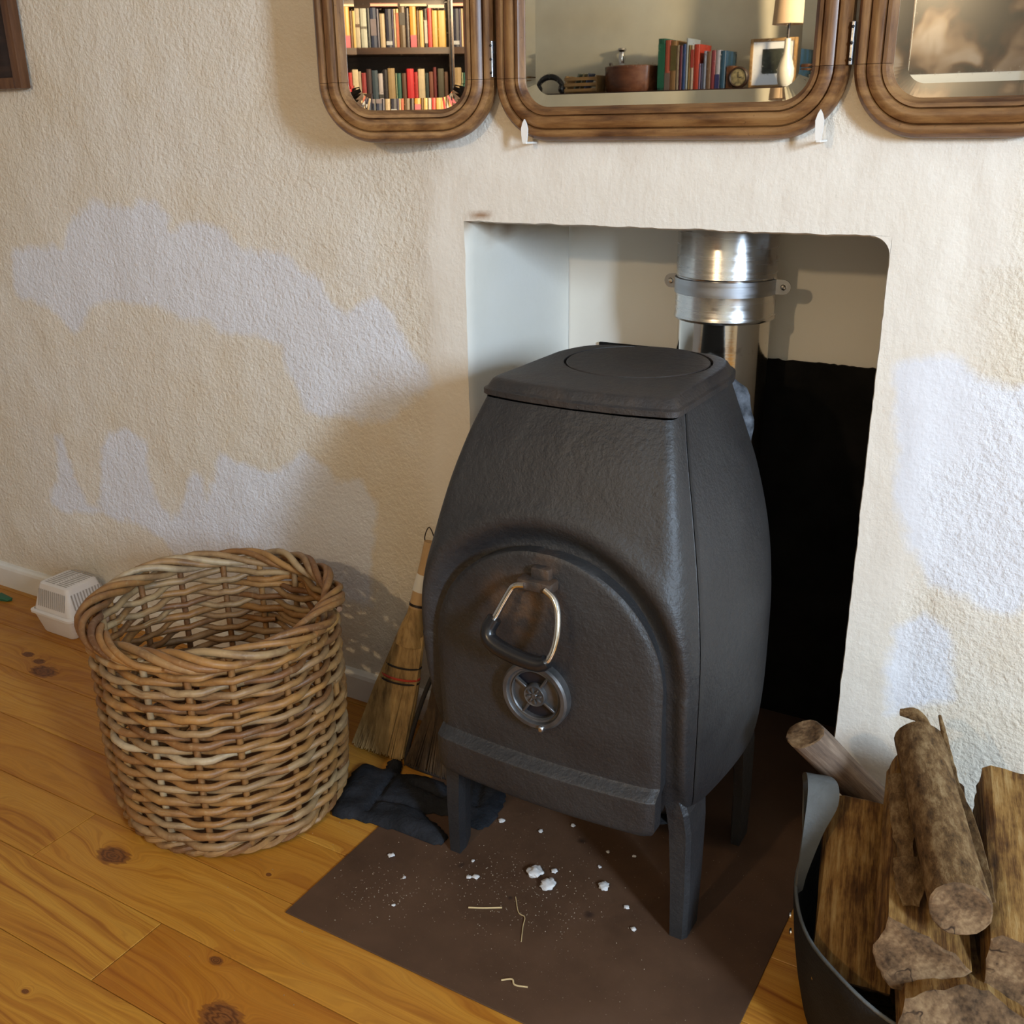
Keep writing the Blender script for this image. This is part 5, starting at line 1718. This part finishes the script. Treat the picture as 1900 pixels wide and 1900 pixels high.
# --- things on the shelf seen in the centre mirror
SB = [(-1.8950, -1.8640, 1.592, (30, 105, 80), ((35, 120, 90), .05, .9), 'tall green book at the left end of the row on the wall shelf'),
    (-1.8625, -1.8385, 1.585, (205, 100, 75), ((140, 120, 110), .0, .35), 'coral book right of the tall green one'),
    (-1.8375, -1.8120, 1.582, (165, 125, 75), ((110, 100, 50), .4, .9), 'patterned tan book on the wall shelf'),
    (-1.8110, -1.7985, 1.562, (165, 145, 115), None, 'thin cream book on the wall shelf beside the tan one'),
    (-1.7975, -1.7835, 1.561, (110, 45, 65), None, 'maroon book on the wall shelf'),
    (-1.7825, -1.7675, 1.566, (50, 85, 150), None, 'blue book on the wall shelf'),
    (-1.7665, -1.7575, 1.588, (190, 200, 205), None, 'thin tall pale book on the wall shelf'),
    (-1.7565, -1.7465, 1.561, (150, 120, 55), None, 'ochre book on the wall shelf'),
    (-1.7455, -1.7325, 1.560, (200, 180, 160), ((185, 70, 60), .5, .9), 'pale book with red lettering band on the wall shelf'),
    (-1.7315, -1.7075, 1.563, (200, 65, 40), None, 'orange-red book on the wall shelf'),
    (-1.7065, -1.6980, 1.487, (140, 125, 165), None, 'short lavender book on the wall shelf'),
    (-1.6970, -1.6880, 1.487, (70, 75, 110), None, 'short slate-blue book on the wall shelf'),
    (-1.6870, -1.6755, 1.535, (150, 160, 185), None, 'pale blue book on the wall shelf'),
    (-1.6745, -1.6545, 1.533, (130, 100, 75), None, 'grey-brown book on the wall shelf'),
    (-1.6535, -1.6345, 1.536, (150, 65, 75), None, 'dusky pink book on the wall shelf'),
    (-1.6335, -1.6145, 1.536, (185, 185, 200), ((55, 60, 120), .0, .38), 'white book with a blue foot on the wall shelf'),
    (-1.6135, -1.5910, 1.533, (40, 85, 115), None, 'teal blue book at the right end of the row on the wall shelf')]
for x0, x1, zt_, c, bd, lb in SB:
    book(x0, x1, zt_, SZ + .0004, SY, c, lb, 'books on the wall shelf', 0.14, bd)
o = box('book_box', -1.586, -1.556, SY - 0.09, SY - 0.004, SZ + .0004, 1.474, MT['carved'], None, 0.002)
tag(o, 'small brown wooden box between the shelf books and the round clock', 'box')
ck = empty('round_clock', (-1.532, SY - 0.01, SZ + 0.0004), 'small round dark clock standing on the wall shelf', 'clock')
k_ = lathe('case', [(0.030, -0.02), (0.041, -0.012), (0.0425, 0.0), (0.041, 0.010), (0.036, 0.014), (0.033, 0.010), (0.0, 0.010)], MT['dkwood'], ck, 40, 'y', (0, 0, 0.0425))
k_ = lathe('face', [(0.0325, 0.0102), (0.0, 0.0112)], MT['clockface'], ck, 32, 'y', (0, 0, 0.0425))
bm = bmesh.new()
add_box(bm, -0.0012, 0.0012, 0.0115, 0.0125, 0.0425, 0.064); add_box(bm, -0.0012, 0.016, 0.0115, 0.0125, 0.0413, 0.0437)
bm_obj('hands', bm, MT['chrome'], ck)
box('foot', -0.014, 0.014, -0.02, 0.006, 0.0, 0.004, MT['dkwood'], ck)
# framed photo
fp = empty('framed_photo', (-1.412, SY - 0.075, SZ + 0.0004), 'small framed photo with wide white mount standing on the wall shelf', 'picture frame')
fw, fh, ft = 0.196, 0.190, 0.012
for (a0, a1, c0, c1) in ((-fw / 2, -fw / 2 + ft, 0, fh), (fw / 2 - ft, fw / 2, 0, fh), (-fw / 2 + ft, fw / 2 - ft, 0, ft), (-fw / 2 + ft, fw / 2 - ft, fh - ft, fh)):
    box('frame_side', a0, a1, -0.012, 0.006, c0, c1, MT['oak'], fp, 0.002)
box('mount', -fw / 2 + ft, fw / 2 - ft, -0.010, 0.0, ft, fh - ft, MT['mount'], fp)
box('photo', -0.046, 0.044, 0.0, 0.0008, 0.055, 0.150, MT['photo'], fp)
# table lamp at the right end of the shelf
tl_ = empty('table_lamp', (-1.330, SY + 0.01, SZ + 0.0004), 'cream gourd-shaped table lamp with peach shade at the right end of the shelf', 'lamp')
lathe('base', [(0.022, 0.0), (0.028, 0.01), (0.034, 0.04), (0.033, 0.07), (0.024, 0.10), (0.015, 0.125), (0.013, 0.15), (0.012, 0.18)], MT['ceramic'], tl_, 40)
lathe('stem', [(0.006, 0.18), (0.006, 0.30)], MT['wire'], tl_, 16)
lathe('lamp_shade', [(0.066, 0.232), (0.064, 0.233), (0.054, 0.395), (0.056, 0.395), (0.066, 0.232)], MT['shade'], tl_, 48, cap=False)
# bowl, bottle, crate with cards, headphones at the left
bw_ = empty('wooden_bowl', (-2.045, SY - 0.10, SZ + 0.0004), 'large round red-brown wooden box left of the shelf books', 'bowl')
lathe('body', [(0.0, 0.0), (0.126, 0.0), (0.132, 0.012), (0.134, 0.06), (0.136, 0.104), (0.130, 0.108), (0.128, 0.10), (0.0, 0.09)], MT['redbrown'], bw_, 64)
lathe('knob', [(0.007, 0.104), (0.007, 0.122), (0.0, 0.124)], MT['dkwood'], bw_, 16, 'z', (-0.098, 0.05, 0))
bt = empty('glass_bottle', (-2.165, SY - 0.215, SZ + 0.0004), 'little bottle with silver stopper behind the round wooden box', 'bottle')
lathe('body', [(0.0, 0.0), (0.025, 0.0), (0.028, 0.01), (0.028, 0.075), (0.020, 0.098), (0.012, 0.105), (0.012, 0.13), (0.0, 0.13)], MT['mount'], bt, 32)
lathe('stopper', [(0.013, 0.128), (0.017, 0.150), (0.013, 0.176), (0.021, 0.185), (0.019, 0.192), (0.0, 0.195)], MT['chrome'], bt, 28)
cr = empty('wooden_crate', (-2.27, SY - 0.05, SZ + 0.0004), 'small slatted wooden crate on the left half of the wall shelf', 'crate')
for z in (0.006, 0.030, 0.054):
    box('slat', -0.088, 0.078, 0.032, 0.038, z, z + 0.014, MT['oak'], cr, 0.001)
    box('slat', -0.088, 0.078, -0.060, -0.054, z, z + 0.014, MT['oak'], cr, 0.001)
for x in (-0.086, 0.068):
    box('end_panel', x, x + 0.008, -0.054, 0.032, 0.0, 0.074, MT['oak'], cr, 0.001)
box('bottom', -0.078, 0.068, -0.054, 0.032, 0.0, 0.004, MT['oak'], cr)
for k, (dx, col, lb) in enumerate(((0.0, (125, 140, 130), 'grey-green card leaning in the crate, leftmost of three'), (0.026, (160, 155, 125), 'beige card leaning in the crate, middle of three'), (0.052, (95, 120, 170), 'blue-topped card leaning in the crate, rightmost of three'))):
    o = box('card', -0.003, 0.003, -0.035, 0.028, 0.0, 0.082, cmat(col), None, 0.0006, 1)
    o.location = (-2.318 + dx, SY - 0.052, SZ + 0.0062)
    o.rotation_euler = (0, math.radians(20), 0)
    tag(o, lb, 'card', 'cards in the crate')
hd = empty('headphones', (-2.435, SY - 0.02, SZ + 0.0004), 'black headphones lying at the left end of the wall shelf', 'headphones')
tube('headband', [Vector((0.066 * math.cos(PI * k / 16), 0.0, 0.018 + 0.056 * math.sin(PI * k / 16))) for k in range(17)], [0.0085 + 0.005 * math.sin(PI * k / 16) for k in range(17)], MT['black'], hd, 12)
for sx in (-1, 1):
    lathe('ear_cushion', [(0.0, -0.012), (0.016, -0.012), (0.021, -0.006), (0.021, 0.006), (0.016, 0.012), (0.0, 0.012)], MT['black'], hd, 24, 'x', (sx * 0.062, 0, 0.0215))

# --- large blurred print reflected in the right-hand mirror, standing on a cabinet
cb_ = empty('side_cabinet', (-0.665, -1.37, 0.0), 'dark cabinet under the large print on the opposite wall', 'cabinet')
local(box('body', -0.850, -0.420, OY + 0.004, -1.165, 0.0006, 1.10, MT['dkwood'], None, 0.004), cb_)
for a0, a1, kx in ((-0.846, -0.667, -0.69), (-0.663, -0.424, -0.64)):
    dr = local(box('door', a0, a1, -1.1648, -1.150, 0.06, 1.06, MT['dkwood'], None, 0.003), cb_)
    kb = lathe('knob', [(0.006, 0.0), (0.012, 0.012), (0.010, 0.020), (0.0, 0.022)], MT['zinc'], None, 16, 'y', (kx + 0.665, -1.150 + 1.37, 0.62))
    kb.parent = dr
pr = empty('framed_print', (-0.668, -1.24, 1.1006), 'large blurred grey-brown print with white mount, reflected in the right mirror', 'picture')
for (a0, a1, c0, c1) in ((-0.188, -0.180, 0, 0.85), (0.240, 0.250, 0, 0.85), (-0.180, 0.240, 0, 0.012), (-0.180, 0.240, 0.838, 0.85)):
    box('frame_side', a0, a1, -0.012, 0.008, c0, c1, MT['dkwood'], pr)
box('mount', -0.180, 0.240, -0.010, 0.0, 0.012, 0.838, MT['printmount'], pr)
ap = box('print', -0.178, 0.238, -0.15, 0.0012, -0.20, 0.20, MT['art'], pr)
ap.data.transform(Matrix.Diagonal((1, 0.01, 1, 1)))
ap.location = (0, 0.0006, 0.513)

# cord and cap of the room lamp whose bulb gives the warm light
lp_ = empty('pendant_lamp', (-0.84, -0.89, CZ - 0.001), 'pendant lamp hanging from the ceiling behind the photographer', 'lamp')
tube('cord', [(0, 0, 0), (0, 0, -0.50)], 0.004, MT['black'], lp_, 8)
lathe('cap', [(0.0, -0.50), (0.022, -0.50), (0.026, -0.56), (0.024, -0.62), (0.0, -0.62)], MT['ceramic'], lp_, 24)
